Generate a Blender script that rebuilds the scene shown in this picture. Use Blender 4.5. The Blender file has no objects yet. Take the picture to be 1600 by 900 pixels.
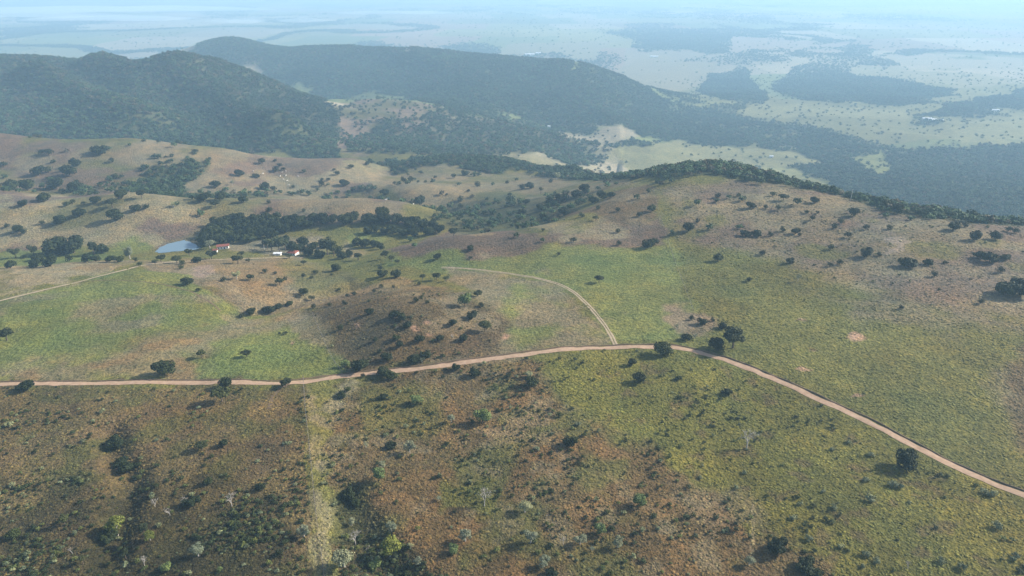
import bpy, math, time
import numpy as np
T0 = time.time()
R = math.radians
sc = bpy.context.scene
col = sc.collection

# ------------------------------------------------------------------ camera, sky, sun, exposure
CAM_H, PITCH, FPX = 170.0, R(24.5), 1080.0          # metres, radians, focal length in pixels of a 1600 px wide picture
cam = bpy.data.cameras.new('camera'); camo = bpy.data.objects.new('camera', cam); col.objects.link(camo)
cam.sensor_width = 36.0; cam.lens = 36.0 * FPX / 1600; cam.clip_start = 1.0; cam.clip_end = 200000.0
camo.location = (0, 0, CAM_H); camo.rotation_euler = (math.pi / 2 - PITCH, 0, 0)
sc.camera = camo
SUN_EL, SUN_AZ = R(30), R(74)                        # azimuth measured from +Y towards +X
world = bpy.data.worlds.new('World'); sc.world = world; world.use_nodes = True
wn = world.node_tree.nodes; wl = world.node_tree.links
sky = wn.new('ShaderNodeTexSky'); sky.sky_type = 'NISHITA'; sky.sun_disc = False
sky.sun_elevation = SUN_EL; sky.sun_rotation = SUN_AZ; sky.air_density = 1.0; sky.dust_density = 2.0
bg = wn['Background']; bg.inputs[1].default_value = 0.10
wl.new(sky.outputs[0], bg.inputs[0])
sun = bpy.data.lights.new('sun', 'SUN'); sun.energy = 4.6; sun.angle = R(2.5); sun.color = (1.0, .92, .79)
suno = bpy.data.objects.new('sun', sun); col.objects.link(suno)
suno.rotation_euler = (math.pi / 2 - SUN_EL, 0, -SUN_AZ + math.pi)
sc.view_settings.view_transform = 'Standard'; sc.view_settings.look = 'None'
sc.view_settings.exposure = 1.02; sc.view_settings.gamma = 1.0; sc.view_settings.use_curve_mapping = False
sc.render.engine = 'CYCLES'
cy = sc.cycles
cy.max_bounces = 5; cy.diffuse_bounces = 2; cy.glossy_bounces = 2; cy.transmission_bounces = 2; cy.volume_bounces = 1; cy.transparent_max_bounces = 6
cy.use_denoising = True
try: cy.denoiser = 'OPENIMAGEDENOISE'; cy.denoising_input_passes = 'RGB_ALBEDO_NORMAL'
except Exception: pass
HAZE_DENSITY = 0.00018

# ------------------------------------------------------------------ helpers: pixels, noise
cP, sP = math.cos(PITCH), math.sin(PITCH)
def rays(px, py):
    a = (np.asarray(px, float) - 800) / FPX; b = (450 - np.asarray(py, float)) / FPX
    return np.stack([a, cP + b * sP, -sP + b * cP], -1)
def hash2(ix, iy, seed):
    h = (ix.astype(np.int64) * 374761393 + iy.astype(np.int64) * 668265263 + seed * 974634777) & 0xFFFFFFFF
    h = ((h ^ (h >> 13)) * 1274126177) & 0xFFFFFFFF
    return ((h ^ (h >> 16)) & 0xFFFFFF) / float(0xFFFFFF)
def vnoise(x, y, seed):
    ix = np.floor(x); iy = np.floor(y); fx = x - ix; fy = y - iy
    fx = fx * fx * fx * (fx * (fx * 6 - 15) + 10); fy = fy * fy * fy * (fy * (fy * 6 - 15) + 10)
    a = hash2(ix, iy, seed); b = hash2(ix + 1, iy, seed); c = hash2(ix, iy + 1, seed); d = hash2(ix + 1, iy + 1, seed)
    return (a + (b - a) * fx) * (1 - fy) + (c + (d - c) * fx) * fy
def fbm(x, y, lam, octaves=4, seed=0, gain=.5):
    s = 0.0; t = 0.0; a = 1.0
    for k in range(octaves):
        ang = 0.6 * k + seed; ca, sa = math.cos(ang), math.sin(ang)
        f = 2 ** k / lam
        s = s + a * (vnoise((x * ca - y * sa) * f, (x * sa + y * ca) * f, seed * 17 + k) - .5); t += a; a *= gain
    return s / t * 2            # roughly -1..1
def sstep(a, b, x):
    t = np.clip((x - a) / (b - a), 0, 1); return t * t * (3 - 2 * t)

# ------------------------------------------------------------------ terrain: measured points -> smooth relief
# (pixel x, pixel y, forward distance) or (pixel x, pixel y, 'z', altitude); hidden ground: ('h', pixel x, distance, altitude)
CP = []
for x, z in ((-400, -5), (0, -3), (400, 0), (800, 0), (1200, 2), (1600, 4), (2000, 6)):
    CP += [(x, 905, 'z', z), (x, 750, 'z', z * .8), (x, 640, 'z', z * .6 - 1)]
CP += [('h', x, 85, 0) for x in (-400, 200, 800, 1400, 2000)]
CP += [(-250, 600, 'z', -4), (0, 600, 'z', -4), (250, 598, 'z', -4), (450, 598, 'z', -2), (650, 575, 'z', -1), (850, 548, 'z', 0), (1040, 541, 'z', 1), (1230, 600, 'z', 2), (1600, 772, 'z', 4)]
CP += [(0, 540, 'z', -7), (200, 520, 'z', -9), (380, 540, 'z', -8), (0, 480, 'z', -10), (180, 450, 'z', -11), (330, 470, 'z', -14), (480, 530, 'z', -8), (430, 484, 'z', -19), (545, 462, 'z', -17), (370, 492, 'z', -17)]
CP += [(620, 475, 'z', 3), (560, 490, 'z', -2), (690, 470, 'z', 2), (620, 520, 'z', 2), (560, 560, 'z', -2), (740, 510, 'z', 0), (620, 443, 'z', -16), (700, 440, 'z', -11), (560, 440, 'z', -20), (790, 480, 'z', -2)]
CP += [(900, 460, 'z', -3), (960, 500, 'z', -1), (860, 420, 'z', -8), (1000, 420, 'z', -6), (1100, 450, 'z', -1), (1250, 480, 'z', 2), (1400, 500, 'z', 5), (1600, 560, 'z', 6), (1800, 560, 'z', 7), (1300, 400, 'z', 4), (1500, 410, 'z', 8), (1650, 430, 'z', 9), (1150, 380, 'z', -1), (1900, 450, 'z', 9)]
CP += [(1300, 340, 'z', 5), (1150, 320, 'z', 1), (1040, 330, 'z', -4), (960, 350, 'z', -9), (960, 385, 'z', -9), (1060, 290, 'z', 0), (1150, 291, 'z', 2), (1250, 296, 'z', 3), (1350, 315, 'z', 3), (1450, 335, 'z', 4), (1550, 348, 'z', 4), (1700, 365, 'z', 4), (1900, 390, 'z', 4), (1000, 292, 'z', -7), (940, 318, 'z', -12), (880, 345, 'z', -14)]
CP += [(710, 374, 'z', -13), (640, 392, 'z', -22), (800, 366, 'z', -14), (760, 390, 'z', -14), (680, 412, 'z', -17)]
CP += [(340, 408, 'z', -27), (240, 414, 'z', -19), (420, 430, 'z', -22), (300, 432, 'z', -17), (500, 425, 'z', -28), (150, 409, 'z', -24), (0, 425, 'z', -26), (100, 440, 'z', -15), (-200, 430, 'z', -24)]
CP += [(348, 388, 'z', -41), (457, 397, 'z', -40), (280, 384, 'z', -45), (100, 396, 'z', -45), (-100, 396, 'z', -44), (560, 395, 'z', -38), (550, 362, 'z', -43), (620, 374, 'z', -43), (450, 360, 'z', -44), (350, 350, 'z', -42)]
CP += [(0, 350, 'z', -37), (150, 345, 'z', -36), (280, 345, 'z', -37), (0, 302, 'z', -27), (200, 302, 'z', -28), (350, 312, 'z', -31), (-250, 350, 'z', -36), (-250, 300, 'z', -27), (420, 335, 'z', -38), (480, 311, 690), (580, 311, 700), (650, 320, 680), (700, 338, 640)]
CP += [('h', 580, 790, -86), ('h', 480, 775, -72), ('h', 690, 730, -80), ('h', 100, 710, -47), ('h', 300, 720, -55)]
CP += [(0, 292, 745), (200, 297, 740), (400, 300, 800), (0, 250, 850), (200, 255, 850), (0, 206, 950), (200, 217, 950), (350, 232, 950), (450, 246, 960), (560, 250, 985), (520, 280, 880), (420, 275, 880), (-250, 250, 850), (-250, 200, 950), (580, 290, 860)]
CP += [('h', 0, 1110, -110), ('h', 200, 1110, -112), ('h', 400, 1110, -122), ('h', 560, 1100, -128), ('h', -250, 1110, -105)]
CP += [(0, 190, 1330), (150, 205, 1290), (300, 222, 1250), (430, 236, 1220), (520, 238, 1210), (0, 140, 1600), (150, 135, 1620), (320, 135, 1620), (430, 180, 1480), (0, 94, 1950), (80, 92, 1930), (120, 88, 1915), (160, 82, 1900), (200, 90, 1890), (240, 102, 1880), (280, 96, 1850), (320, 84, 1830), (350, 95, 1800), (390, 113, 1760), (440, 138, 1690), (490, 161, 1630), (530, 190, 1500), (-250, 140, 1650), (-250, 92, 2000)]
CP += [('h', 0, 2350, -210), ('h', 160, 2350, -215), ('h', 320, 2250, -215), ('h', 440, 2050, -200), ('h', -250, 2400, -200)]
CP += [(560, 160, 1760), (640, 160, 1780), (690, 172, 1740), (600, 195, 1500), (520, 218, 1320), (600, 240, 1180), (700, 200, 1560), (650, 220, 1380), (780, 195, 1680), (760, 235, 1330)]
CP += [(600, 272, 960), (680, 257, 1000), (760, 266, 980), (850, 276, 940), (640, 300, 800), (740, 300, 810), (840, 305, 760), (700, 335, 690), (760, 345, 650), (820, 335, 640), (850, 350, 580), (760, 322, 720), (590, 300, 830)]
CP += [(720, 246, 1090), (800, 252, 1060), (900, 266, 960), (980, 279, 820), (1050, 272, 730), (1120, 263, 700), (1200, 278, 660), (1300, 303, 590), (1400, 325, 545), (1500, 340, 520), (1600, 356, 500)]
CP += [(930, 250, 'z', -205), (968, 244, 'z', -216), (1000, 240, 'z', -218), (1030, 250, 'z', -218)]
CP += [('h', 800, 1180, -150), ('h', 900, 1080, -150), ('h', 1000, 950, -130), ('h', 1100, 860, -110), ('h', 1200, 800, -110), ('h', 1300, 740, -110), ('h', 1400, 700, -115), ('h', 1600, 640, -105), ('h', 1900, 620, -90)]
CP += [(230, 93, 3050), (290, 76, 3020), (350, 60, 3000), (385, 64, 2970), (420, 75, 2940), (470, 75, 2910), (570, 73, 2880), (605, 79, 2840), (640, 86, 2800), (700, 85, 2760), (780, 90, 2680), (860, 102, 2600), (930, 110, 2520), (970, 125, 2440), (1010, 152, 2330), (1060, 184, 2180), (560, 120, 2450), (450, 105, 2600), (700, 130, 2350), (680, 155, 2120), (820, 140, 2250), (850, 185, 1950), (920, 160, 2150), (960, 205, 1830), (1050, 235, 1640), (880, 215, 1640), (900, 240, 1450)]
CP += [('h', 230, 3600, -255), ('h', 350, 3600, -255), ('h', 570, 3500, -255), ('h', 780, 3300, -255), ('h', 930, 3050, -255), ('h', 1000, 2750, -252), ('h', -300, 3300, -255)]
for x in (1100, 1250, 1400, 1600, 1900):
    CP += [(x, 245, 'z', -225), (x, 200, 'z', -235), (x, 150, 'z', -248)]
CP += [(1500, 285, 'z', -195), (1400, 300, 'z', -185), (1600, 300, 'z', -170), (1300, 275, 'z', -205), (1700, 310, 'z', -160), (1480, 262, 'z', -215)]
for x in (-400, 0, 400, 800, 1200, 1600, 2000):
    CP += [('h', x, 4500, -265), ('h', x, 7000, -275), ('h', x, 14000, -285), ('h', x, 30000, -290), ('h', x, 70000, -290)]
pu, pw, pz = [], [], []
for c in CP:
    if c[0] == 'h':
        d = rays(c[1], 300); u = d[0] / d[1]; Y = c[2]; z = c[3]
    else:
        d = rays(c[0], c[1])
        Y = (c[3] - CAM_H) / d[2] * d[1] if c[2] == 'z' else c[2]
        z = CAM_H + d[2] / d[1] * Y; u = d[0] / d[1]
    pu.append(u); pw.append(math.log(Y)); pz.append(z)
pu, pw, pz = map(np.array, (pu, pw, pz))
def kern(r2): return np.where(r2 > 1e-12, .5 * r2 * np.log(np.maximum(r2, 1e-12)), 0)
n = len(pu)
K = kern((pu[:, None] - pu) ** 2 + (pw[:, None] - pw) ** 2) + np.eye(n) * 8e-6
A = np.zeros((n + 3, n + 3)); A[:n, :n] = K; A[:n, n] = 1; A[:n, n + 1] = pu; A[:n, n + 2] = pw; A[n:, :n] = A[:n, n:].T
sol = np.linalg.solve(A, np.r_[pz, 0, 0, 0])
NU, NW = 820, 960
UG = np.linspace(-1.45, 1.45, NU); WG = np.concatenate([np.linspace(math.log(88), math.log(1300), 620), np.linspace(math.log(1300), math.log(7000), 261)[1:], np.linspace(math.log(7000), math.log(70000), 81)[1:]])
NW = len(WG)
U, W = np.meshgrid(UG, WG); YG = np.exp(W); XG = U * YG
ZG = np.zeros_like(U)
for i in range(0, NW, 40):
    uu = U[i:i + 40].ravel(); ww = W[i:i + 40].ravel()
    v = sol[n] + sol[n + 1] * uu + sol[n + 2] * ww
    for j in range(0, n, 60):
        v = v + kern((uu[:, None] - pu[j:j + 60]) ** 2 + (ww[:, None] - pw[j:j + 60]) ** 2) @ sol[j:min(j + 60, n)]
    ZG[i:i + 40] = v.reshape(-1, NU)
# spurs (positive) and gullies (negative): pixel lines with their distance
def add_line(pts, amp, wid):
    global ZG
    P = []
    for (x, y, Y) in pts:
        d = rays(x, y); P.append((d[0] / d[1] * Y, Y))
    best = np.full(ZG.shape, 1e9)
    for (a, b) in zip(P[:-1], P[1:]):
        ax, ay = a; bx, by = b; L2 = (bx - ax) ** 2 + (by - ay) ** 2
        t = np.clip(((XG - ax) * (bx - ax) + (YG - ay) * (by - ay)) / L2, 0, 1)
        best = np.minimum(best, (XG - ax - t * (bx - ax)) ** 2 + (YG - ay - t * (by - ay)) ** 2)
    ZG = ZG + amp * np.exp(-best / (2 * wid * wid))
add_line([(285, 125, 1740), (330, 150, 1640), (390, 185, 1480), (450, 218, 1330)], 52, 46)
add_line([(285, 108, 1800), (350, 148, 1640), (420, 182, 1500), (485, 215, 1380)], -30, 42)
add_line([(75, 148, 1630), (130, 168, 1550), (230, 202, 1350)], 58, 46)
add_line([(80, 120, 1760), (170, 168, 1540), (260, 206, 1330)], -34, 46)
add_line([(150, 115, 1760), (210, 150, 1610), (300, 205, 1330)], 16, 45)
add_line([(620, 90, 2750), (700, 125, 2420), (760, 160, 2100)], 26, 90)
add_line([(860, 105, 2560), (900, 150, 2250), (960, 185, 1960)], 20, 90)
add_line([(166, 655, 236), (172, 690, 222), (200, 735, 205), (190, 800, 187), (170, 860, 168)], -3.2, 4)
add_line([(545, 770, 195), (560, 820, 180), (600, 880, 163), (640, 930, 152)], -3.5, 6)
add_line([(365, 494, 372), (430, 484, 385), (500, 465, 408), (560, 452, 420)], -3.5, 6)
ridged = np.abs(fbm(XG + .4 * YG, YG, 330, 3, 13)); ZG -= (ridged - .25) * 34 * sstep(1180, 1450, YG) * (1 - sstep(2600, 3300, YG)) * np.where(UG[None, :] * 0 + XG / YG < .16, 1, .4)
far = sstep(1100, 5000, YG); fine = np.exp(-YG / 900)
ZG += fbm(XG, YG, 420, 3, 3) * (9 * sstep(600, 1400, YG) * (1 - .55 * far)) + fbm(XG, YG, 130, 3, 5) * (1.1 + 2.6 * sstep(650, 1200, YG) * (1 - far))
ZG += fbm(XG, YG, 38, 3, 7) * .85 * (1 - far) + fbm(XG, YG, 9, 2, 9) * .30 * fine
ZG += fbm(XG, YG, 4200, 3, 11) * 26 * sstep(3500, 9000, YG)

def to_grid(x, y):
    w = np.log(np.maximum(y, 1)); u = x / np.maximum(y, 1)
    gi = np.interp(w, WG, np.arange(NW)); gj = (u - UG[0]) / (UG[1] - UG[0])
    return np.clip(gi, 0, NW - 1.001), np.clip(gj, 0, NU - 1.001)
def sample(G, x, y):
    gi, gj = to_grid(np.asarray(x, float), np.asarray(y, float)); i = gi.astype(int); j = gj.astype(int); a = gi - i; b = gj - j
    return (G[i, j] * (1 - b) + G[i, j + 1] * b) * (1 - a) + (G[i + 1, j] * (1 - b) + G[i + 1, j + 1] * b) * a
def height(x, y): return sample(ZG, x, y)
YS = np.exp(np.linspace(math.log(90), math.log(60000), 3600))
def hit(px, py):
    """where the sight line through a picture point meets the ground"""
    px = np.atleast_1d(np.asarray(px, float)); py = np.atleast_1d(np.asarray(py, float)); out = np.zeros((len(px), 3))
    for i in range(len(px)):
        d = rays(px[i], py[i]); s = YS / d[1]
        zr = CAM_H + s * d[2]; zt = height(s * d[0], YS); k = np.nonzero(zr < zt)[0]
        k = k[0] if len(k) else len(YS) - 1
        if k > 0:
            a0 = zr[k - 1] - zt[k - 1]; a1 = zr[k] - zt[k]; t = a0 / (a0 - a1) if a0 != a1 else 0
            s0 = s[k - 1] + (s[k] - s[k - 1]) * t
        else: s0 = s[0]
        out[i] = (s0 * d[0], s0 * d[1], height(s0 * d[0], s0 * d[1]))
    return out
def visible(x, y, z):
    """which points the camera's neighbourhood can see (coarse, generous)"""
    m = np.zeros(len(x), bool); f = np.linspace(.03, .985, 90)
    for i in range(0, len(x), 20000):
        s = slice(i, i + 20000); X = x[s, None] * f; Yy = y[s, None] * f
        zl = CAM_H + (z[s, None] - CAM_H) * f
        m[s] = (height(X, Yy) < zl + 4).all(1)
    return m

# pond basin: level the ground under the water
POND = [(243, 393.5), (249, 387), (262, 381), (276, 377.5), (288, 375), (297, 378), (306, 382), (314, 387), (303, 390), (288, 391.5), (268, 393), (252, 395)]
pondw = hit([p[0] for p in POND], [p[1] for p in POND]); POND_Z = float(np.mean(pondw[:, 2]))
pp = []
for (x, y) in POND:                       # outline on the level water surface
    d = rays(x, y); s = (POND_Z - CAM_H) / d[2]; pp.append((s * d[0], s * d[1]))
pp = np.array(pp)

def poly_sd(pts, X, Y):
    """signed distance (inside positive) to a polygon, plain plan coordinates"""
    n = len(pts); d2 = np.full(X.shape, 1e30); ins = np.zeros(X.shape, bool)
    for i in range(n):
        ax, ay = pts[i]; bx, by = pts[(i + 1) % n]; ex, ey = bx - ax, by - ay
        t = np.clip(((X - ax) * ex + (Y - ay) * ey) / max(ex * ex + ey * ey, 1e-12), 0, 1)
        d2 = np.minimum(d2, (X - ax - t * ex) ** 2 + (Y - ay - t * ey) ** 2)
        c = ((ay > Y) != (by > Y))
        with np.errstate(divide='ignore', invalid='ignore'): xi = ax + (Y - ay) / (by - ay if by != ay else 1e-9) * ex
        ins ^= c & (X < xi)
    return np.where(ins, 1, -1) * np.sqrt(d2)
m = (np.abs(XG - pp[:, 0].mean()) < 160) & (np.abs(YG - pp[:, 1].mean()) < 160)
sd = poly_sd(pp, XG[m], YG[m])
z = ZG[m]; t = sstep(-14, 1, sd); shore = POND_Z - .25 + .04 * (-sd).clip(0, 20)
ZG[m] = z * (1 - t) + np.where(sd > 0, POND_Z - .3 - .25 * np.minimum(sd, 6), shore) * t
print('terrain', round(time.time() - T0, 1))

# ------------------------------------------------------------------ land cover, painted on the ground's own plan
GREEN = (.140, .152, .046); LUSH = (.115, .142, .042); YGREEN = (.125, .120, .034); OLIVE = (.100, .100, .036)
STRAW = (.228, .190, .116); TAN = (.180, .145, .090); ORANGE = (.210, .140, .068); BROWN = (.110, .076, .042); PURPLE = (.125, .088, .070)
DARK = (.036, .034, .017); FLOOR = (.030, .038, .018); SOIL = (.330, .205, .145); PALE = (.26, .225, .16); GREY = (.20, .175, .14)
def wpoly(pix, ymin=0, ymax=1e9):
    P = hit([p[0] for p in pix], [p[1] for p in pix]); Y = np.clip(P[:, 1], ymin, ymax); s = Y / P[:, 1]
    return np.stack([P[:, 0] * s / Y, np.log(Y)], 1), float(np.exp(np.mean(np.log(Y))))
def mask(pix, soft=6, ymin=0, ymax=1e9, warp=1.0, X=None, Y=None):
    """0..1 cover of a patch (outline given by picture points, laid on the ground), soft and frayed edges"""
    P, yc = wpoly(pix, ymin, ymax)
    x = XG if X is None else X; y = YG if Y is None else Y
    k = .45 if yc < 700 else max(.06, .45 * 430 / yc)       # how much a step in distance counts against a step sideways
    lam = yc * .05
    u = x / y; w = np.log(y); pad = .12
    bb = (u > P[:, 0].min() - pad) & (u < P[:, 0].max() + pad) & (w > P[:, 1].min() - pad * 2) & (w < P[:, 1].max() + pad * 2)
    out = np.zeros(x.shape)
    if not bb.any(): return out
    xb, yb = x[bb], y[bb]
    wx = fbm(xb, yb, lam, 4, 21) * warp * .022; wy = fbm(xb, yb, lam, 4, 22) * warp * .022 * (k / .45) ** .6; soft = soft * (k / .45) ** .6; wx = wx * (k / .45) ** .5
    sd = poly_sd(np.stack([P[:, 0], P[:, 1] * k], 1), u[bb] + wx, w[bb] * k + wy)
    out[bb] = sstep(-soft / 1000., soft / 1000., sd)
    return out
COL = np.empty(ZG.shape + (3,)); COL[:] = YGREEN
def lay(c, pix, soft=8, amt=1.0, **kw):
    global COL
    mk = (mask(pix, soft, **kw) * amt)[..., None]; COL = COL * (1 - mk) + np.array(c) * mk
def lay_noise(c, pix, lam, lo, hi, soft=14, amt=1.0, seed=31, **kw):
    global COL
    mk = mask(pix, soft, **kw)
    s = mk > 0; v = np.zeros(mk.shape); v[s] = sstep(lo, hi, fbm(XG[s], YG[s], lam, 4, seed))
    mk = (mk * v * amt)[..., None]; COL = COL * (1 - mk) + np.array(c) * mk
# far plain: a quilt of fields, pasture and woodland streaks
fx = XG / 620 + .25 * fbm(XG, YG, 900, 2, 41); fy = YG / 900 + .25 * fbm(XG, YG, 900, 2, 42)
cell = hash2(np.floor(fx + .5 * np.floor(fy)), np.floor(fy), 5)[..., None]; cell2 = hash2(np.floor(fx + .5 * np.floor(fy)), np.floor(fy), 8)[..., None]
plain = np.where(cell < .3, np.array(PALE), np.where(cell < .62, np.array((.17, .165, .07)), np.where(cell < .85, np.array((.13, .15, .06)), np.array((.22, .16, .11))))) * (.8 + .4 * cell2)
nz = fbm(XG, YG, 700, 4, 43)[..., None]; plain = plain * (1.12 + .3 * nz)
tp = sstep(1150, 1500, YG)[..., None]
COL = COL * (1 - tp) + plain * tp
# hillsides and near fields
lay(OLIVE, [(-300, 190), (200, 212), (450, 242), (600, 246), (640, 290), (450, 312), (-300, 305)], 10, ymax=1080)
lay_noise(TAN, [(-300, 190), (200, 212), (450, 242), (600, 246), (640, 290), (450, 312), (-300, 305)], 90, -.25, .25, ymax=1080)
lay(STRAW, [(440, 244), (600, 250), (620, 290), (440, 300), (380, 270)], 14, .6, ymax=1080)
lay_noise(PURPLE, [(-300, 190), (200, 212), (600, 246), (640, 290), (450, 312), (-300, 305)], 70, .02, .3, amt=.8, seed=33, ymax=1080)
lay(STRAW, [(-300, 302), (100, 304), (330, 302), (430, 325), (400, 345), (330, 372), (200, 385), (-300, 398)], 8, .9)
lay_noise(PURPLE, [(-300, 302), (330, 302), (430, 325), (330, 372), (200, 385), (-300, 398)], 55, -.05, .22, amt=.9)
lay_noise(OLIVE, [(-300, 302), (330, 302), (430, 325), (330, 372), (200, 385), (-300, 398)], 80, .15, .5, amt=.7, seed=35)
lay(TAN, [(390, 335), (480, 309), (600, 306), (700, 330), (730, 352), (690, 364), (560, 345), (420, 348)], 6, ymax=740)
lay_noise(PURPLE, [(390, 335), (480, 309), (600, 306), (700, 330), (690, 364), (560, 345), (420, 348)], 40, -.1, .3, amt=.8, ymax=740)
lay(YGREEN, [(640, 316), (700, 330), (725, 350), (690, 362), (640, 345)], 8, .9, ymax=740)  # greener end of the dome hill; its sunlit side is put into this colour
lay(TAN, [(590, 300), (600, 270), (680, 255), (860, 270), (1000, 285), (860, 335), (740, 335), (640, 312)], 8, .9, ymax=1030)
lay_noise(OLIVE, [(590, 300), (600, 270), (680, 255), (860, 270), (1000, 285), (860, 335), (740, 345), (640, 312)], 60, -.2, .3, amt=.9, ymax=1030)
lay((.055, .06, .03), [(700, 318), (800, 300), (900, 330), (860, 352), (800, 368), (720, 368), (690, 345)], 14, .8)
lay((.21, .15, .11), [(440, 178), (500, 160), (600, 155), (690, 165), (700, 182), (620, 210), (600, 240), (500, 232), (520, 205)], 6, ymin=1100, ymax=1850)
lay_noise(OLIVE, [(440, 178), (500, 160), (600, 155), (690, 165), (700, 182), (620, 210), (600, 240), (500, 232), (520, 205)], 90, .05, .4, amt=.8, ymin=1100, ymax=1850)
lay(BROWN, [(700, 180), (880, 190), (900, 235), (700, 240)], 14, .7, ymin=1100)
# valley floor by the pond and the farm
lay(LUSH, [(-200, 402), (60, 392), (240, 386), (245, 396), (120, 412), (-200, 425)], 5, .9)
lay(YGREEN, [(240, 392), (420, 398), (600, 392), (640, 412), (560, 432), (450, 412), (330, 405), (230, 408)], 6, .8)
lay(GREEN, [(536, 368), (545, 358), (590, 358), (585, 366)], 3, ymin=500); lay(GREEN, [(580, 380), (585, 370), (625, 366), (625, 374), (600, 382)], 3, ymin=500)
lay(GREY, [(360, 386), (420, 374), (500, 372), (520, 392), (450, 400), (370, 396)], 6, .7)
lay(STRAW, [(540, 375), (580, 395), (560, 400), (530, 390)], 5, .8)
# tan fields, orange slope
lay(STRAW, [(-300, 432), (150, 407), (225, 412), (110, 444), (-300, 505)], 4); lay_noise(ORANGE, [(-300, 432), (150, 407), (225, 412), (110, 444), (-300, 505)], 30, 0, .4, amt=.7)
lay_noise(OLIVE, [(-300, 432), (150, 407), (225, 412), (110, 444), (-300, 505)], 45, .15, .4, amt=.7, seed=37)
lay(TAN, [(225, 412), (340, 402), (470, 402), (560, 432), (600, 452), (540, 472), (440, 486), (385, 492), (330, 452), (240, 425)], 6)
lay(ORANGE, [(280, 404), (440, 402), (470, 430), (440, 470), (400, 470), (330, 420)], 12, .85); lay(ORANGE, [(540, 452), (640, 437), (700, 446), (620, 462), (545, 470)], 6, .8)
lay(YGREEN, [(440, 405), (560, 410), (620, 430), (540, 452), (470, 455)], 12, .7)
lay((.23, .165, .13), [(296, 425), (318, 415), (345, 414), (340, 426), (312, 433)], 4, .9)
lay(DARK, [(528, 433), (545, 429), (566, 434), (550, 440)], 3, .6)
lay(BROWN, [(300, 440), (340, 452), (400, 485), (385, 495), (340, 470)], 8, .6)
# the left pasture
LP_ = [(-300, 505), (0, 472), (120, 445), (215, 419), (290, 428), (330, 455), (380, 492), (480, 488), (530, 560), (540, 580), (430, 592), (-300, 594)]
lay(GREEN, LP_, 4); lay_noise(LUSH, LP_, 50, -.1, .4, seed=38)
lay_noise(TAN, LP_, 28, .2, .5, amt=.7, seed=39)
lay(TAN, [(-100, 592), (-100, 580), (130, 565), (260, 525), (400, 500), (480, 482), (470, 505), (400, 525), (330, 545), (330, 592)], 12, .75)
lay_noise(ORANGE, [(-100, 595), (-100, 578), (130, 560), (260, 520), (480, 482), (470, 505), (330, 550), (330, 592)], 14, 0, .4, amt=.7)
lay(LUSH, [(290, 555), (420, 535), (530, 568), (530, 585), (400, 590), (300, 585)], 10, .85)
lay(TAN, [(455, 490), (500, 488), (520, 540), (470, 530)], 6, .8)
# centre pasture, spur and knoll
CPA = [(610, 400), (700, 392), (860, 384), (1042, 382), (1085, 490), (1060, 538), (955, 540), (900, 462), (800, 428), (700, 420), (600, 415)]
lay(GREEN, CPA, 5); lay_noise(LUSH, CPA, 60, -.1, .4, seed=44); lay_noise(TAN, CPA, 24, .35, .6, amt=.5, seed=45)
lay(PURPLE, [(608, 392), (700, 364), (830, 366), (950, 346), (1030, 346), (1046, 381), (960, 386), (860, 386), (760, 402), (640, 402)], 5, .9)
lay_noise(STRAW, [(700, 364), (950, 346), (1040, 350), (1040, 382), (760, 400)], 30, .05, .4, amt=.8)
lay(BROWN, [(860, 335), (930, 318), (1000, 288), (1022, 292), (1034, 345), (940, 348)], 4, .9, ymax=640); lay_noise(TAN, [(860, 335), (930, 318), (1000, 288), (1022, 292), (1034, 345), (940, 348)], 25, 0, .4, amt=.7, ymax=640)
lay(TAN, [(690, 424), (800, 430), (890, 458), (945, 520), (955, 542), (800, 560), (640, 574), (700, 520), (760, 480)], 6, .85)
lay_noise(GREEN, [(780, 445), (880, 462), (945, 525), (820, 545), (780, 500)], 26, -.35, .15, amt=.95, seed=46)
KN = [(488, 488), (560, 462), (640, 452), (720, 455), (790, 500), (790, 545), (640, 574), (540, 582)]
lay(BROWN, KN, 10, .9); lay_noise((.075, .062, .035), KN, 26, -.1, .4, amt=.7, seed=47); lay_noise(TAN, KN, 22, .15, .45, amt=.8, seed=48)
for (x, y, r) in ((652, 510, 9), (670, 500, 6), (556, 505, 6), (785, 524, 9), (672, 519, 4), (460, 533, 4)): lay(SOIL, [(x - r, y), (x, y - r * .5), (x + r, y), (x, y + r * .5)], 2.5, .9, warp=.5)
lay((.24, .165, .12), [(1030, 488), (1085, 484), (1130, 505), (1110, 520), (1060, 520)], 6, .75); lay(DARK, [(1050, 520), (1100, 512), (1110, 528), (1060, 532)], 5, .4)
# the dry hill on the plateau
HILL = [(1022, 290), (1120, 288), (1300, 300), (1450, 330), (1620, 352), (1900, 380), (1900, 500), (1620, 480), (1500, 492), (1330, 448), (1180, 398), (1060, 372)]
lay(TAN, HILL, 12, .95, ymax=640); lay_noise(STRAW, HILL, 40, -.1, .4, amt=.8, seed=49, ymax=640); lay_noise(PURPLE, HILL, 50, .02, .4, amt=.75, seed=50, ymax=640); lay_noise(YGREEN, HILL, 45, .22, .5, amt=.8, seed=51, ymax=640)
lay(PURPLE, [(1330, 415), (1420, 425), (1560, 430), (1600, 455), (1500, 476), (1380, 466)], 14, .7); lay((.28, .23, .20), [(1370, 372), (1400, 366), (1420, 378), (1395, 398)], 5, .7)
lay(PURPLE, [(1115, 358), (1200, 352), (1215, 368), (1130, 372)], 6, .6)
lay_noise(TAN, [(1200, 440), (1500, 480), (1700, 470), (1700, 720), (1590, 700), (1520, 560), (1330, 500)], 36, -.1, .45, amt=.8, seed=52)
lay(BROWN, [(1575, 560), (1760, 520), (1760, 760), (1600, 710), (1570, 640)], 12, .75)
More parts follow.
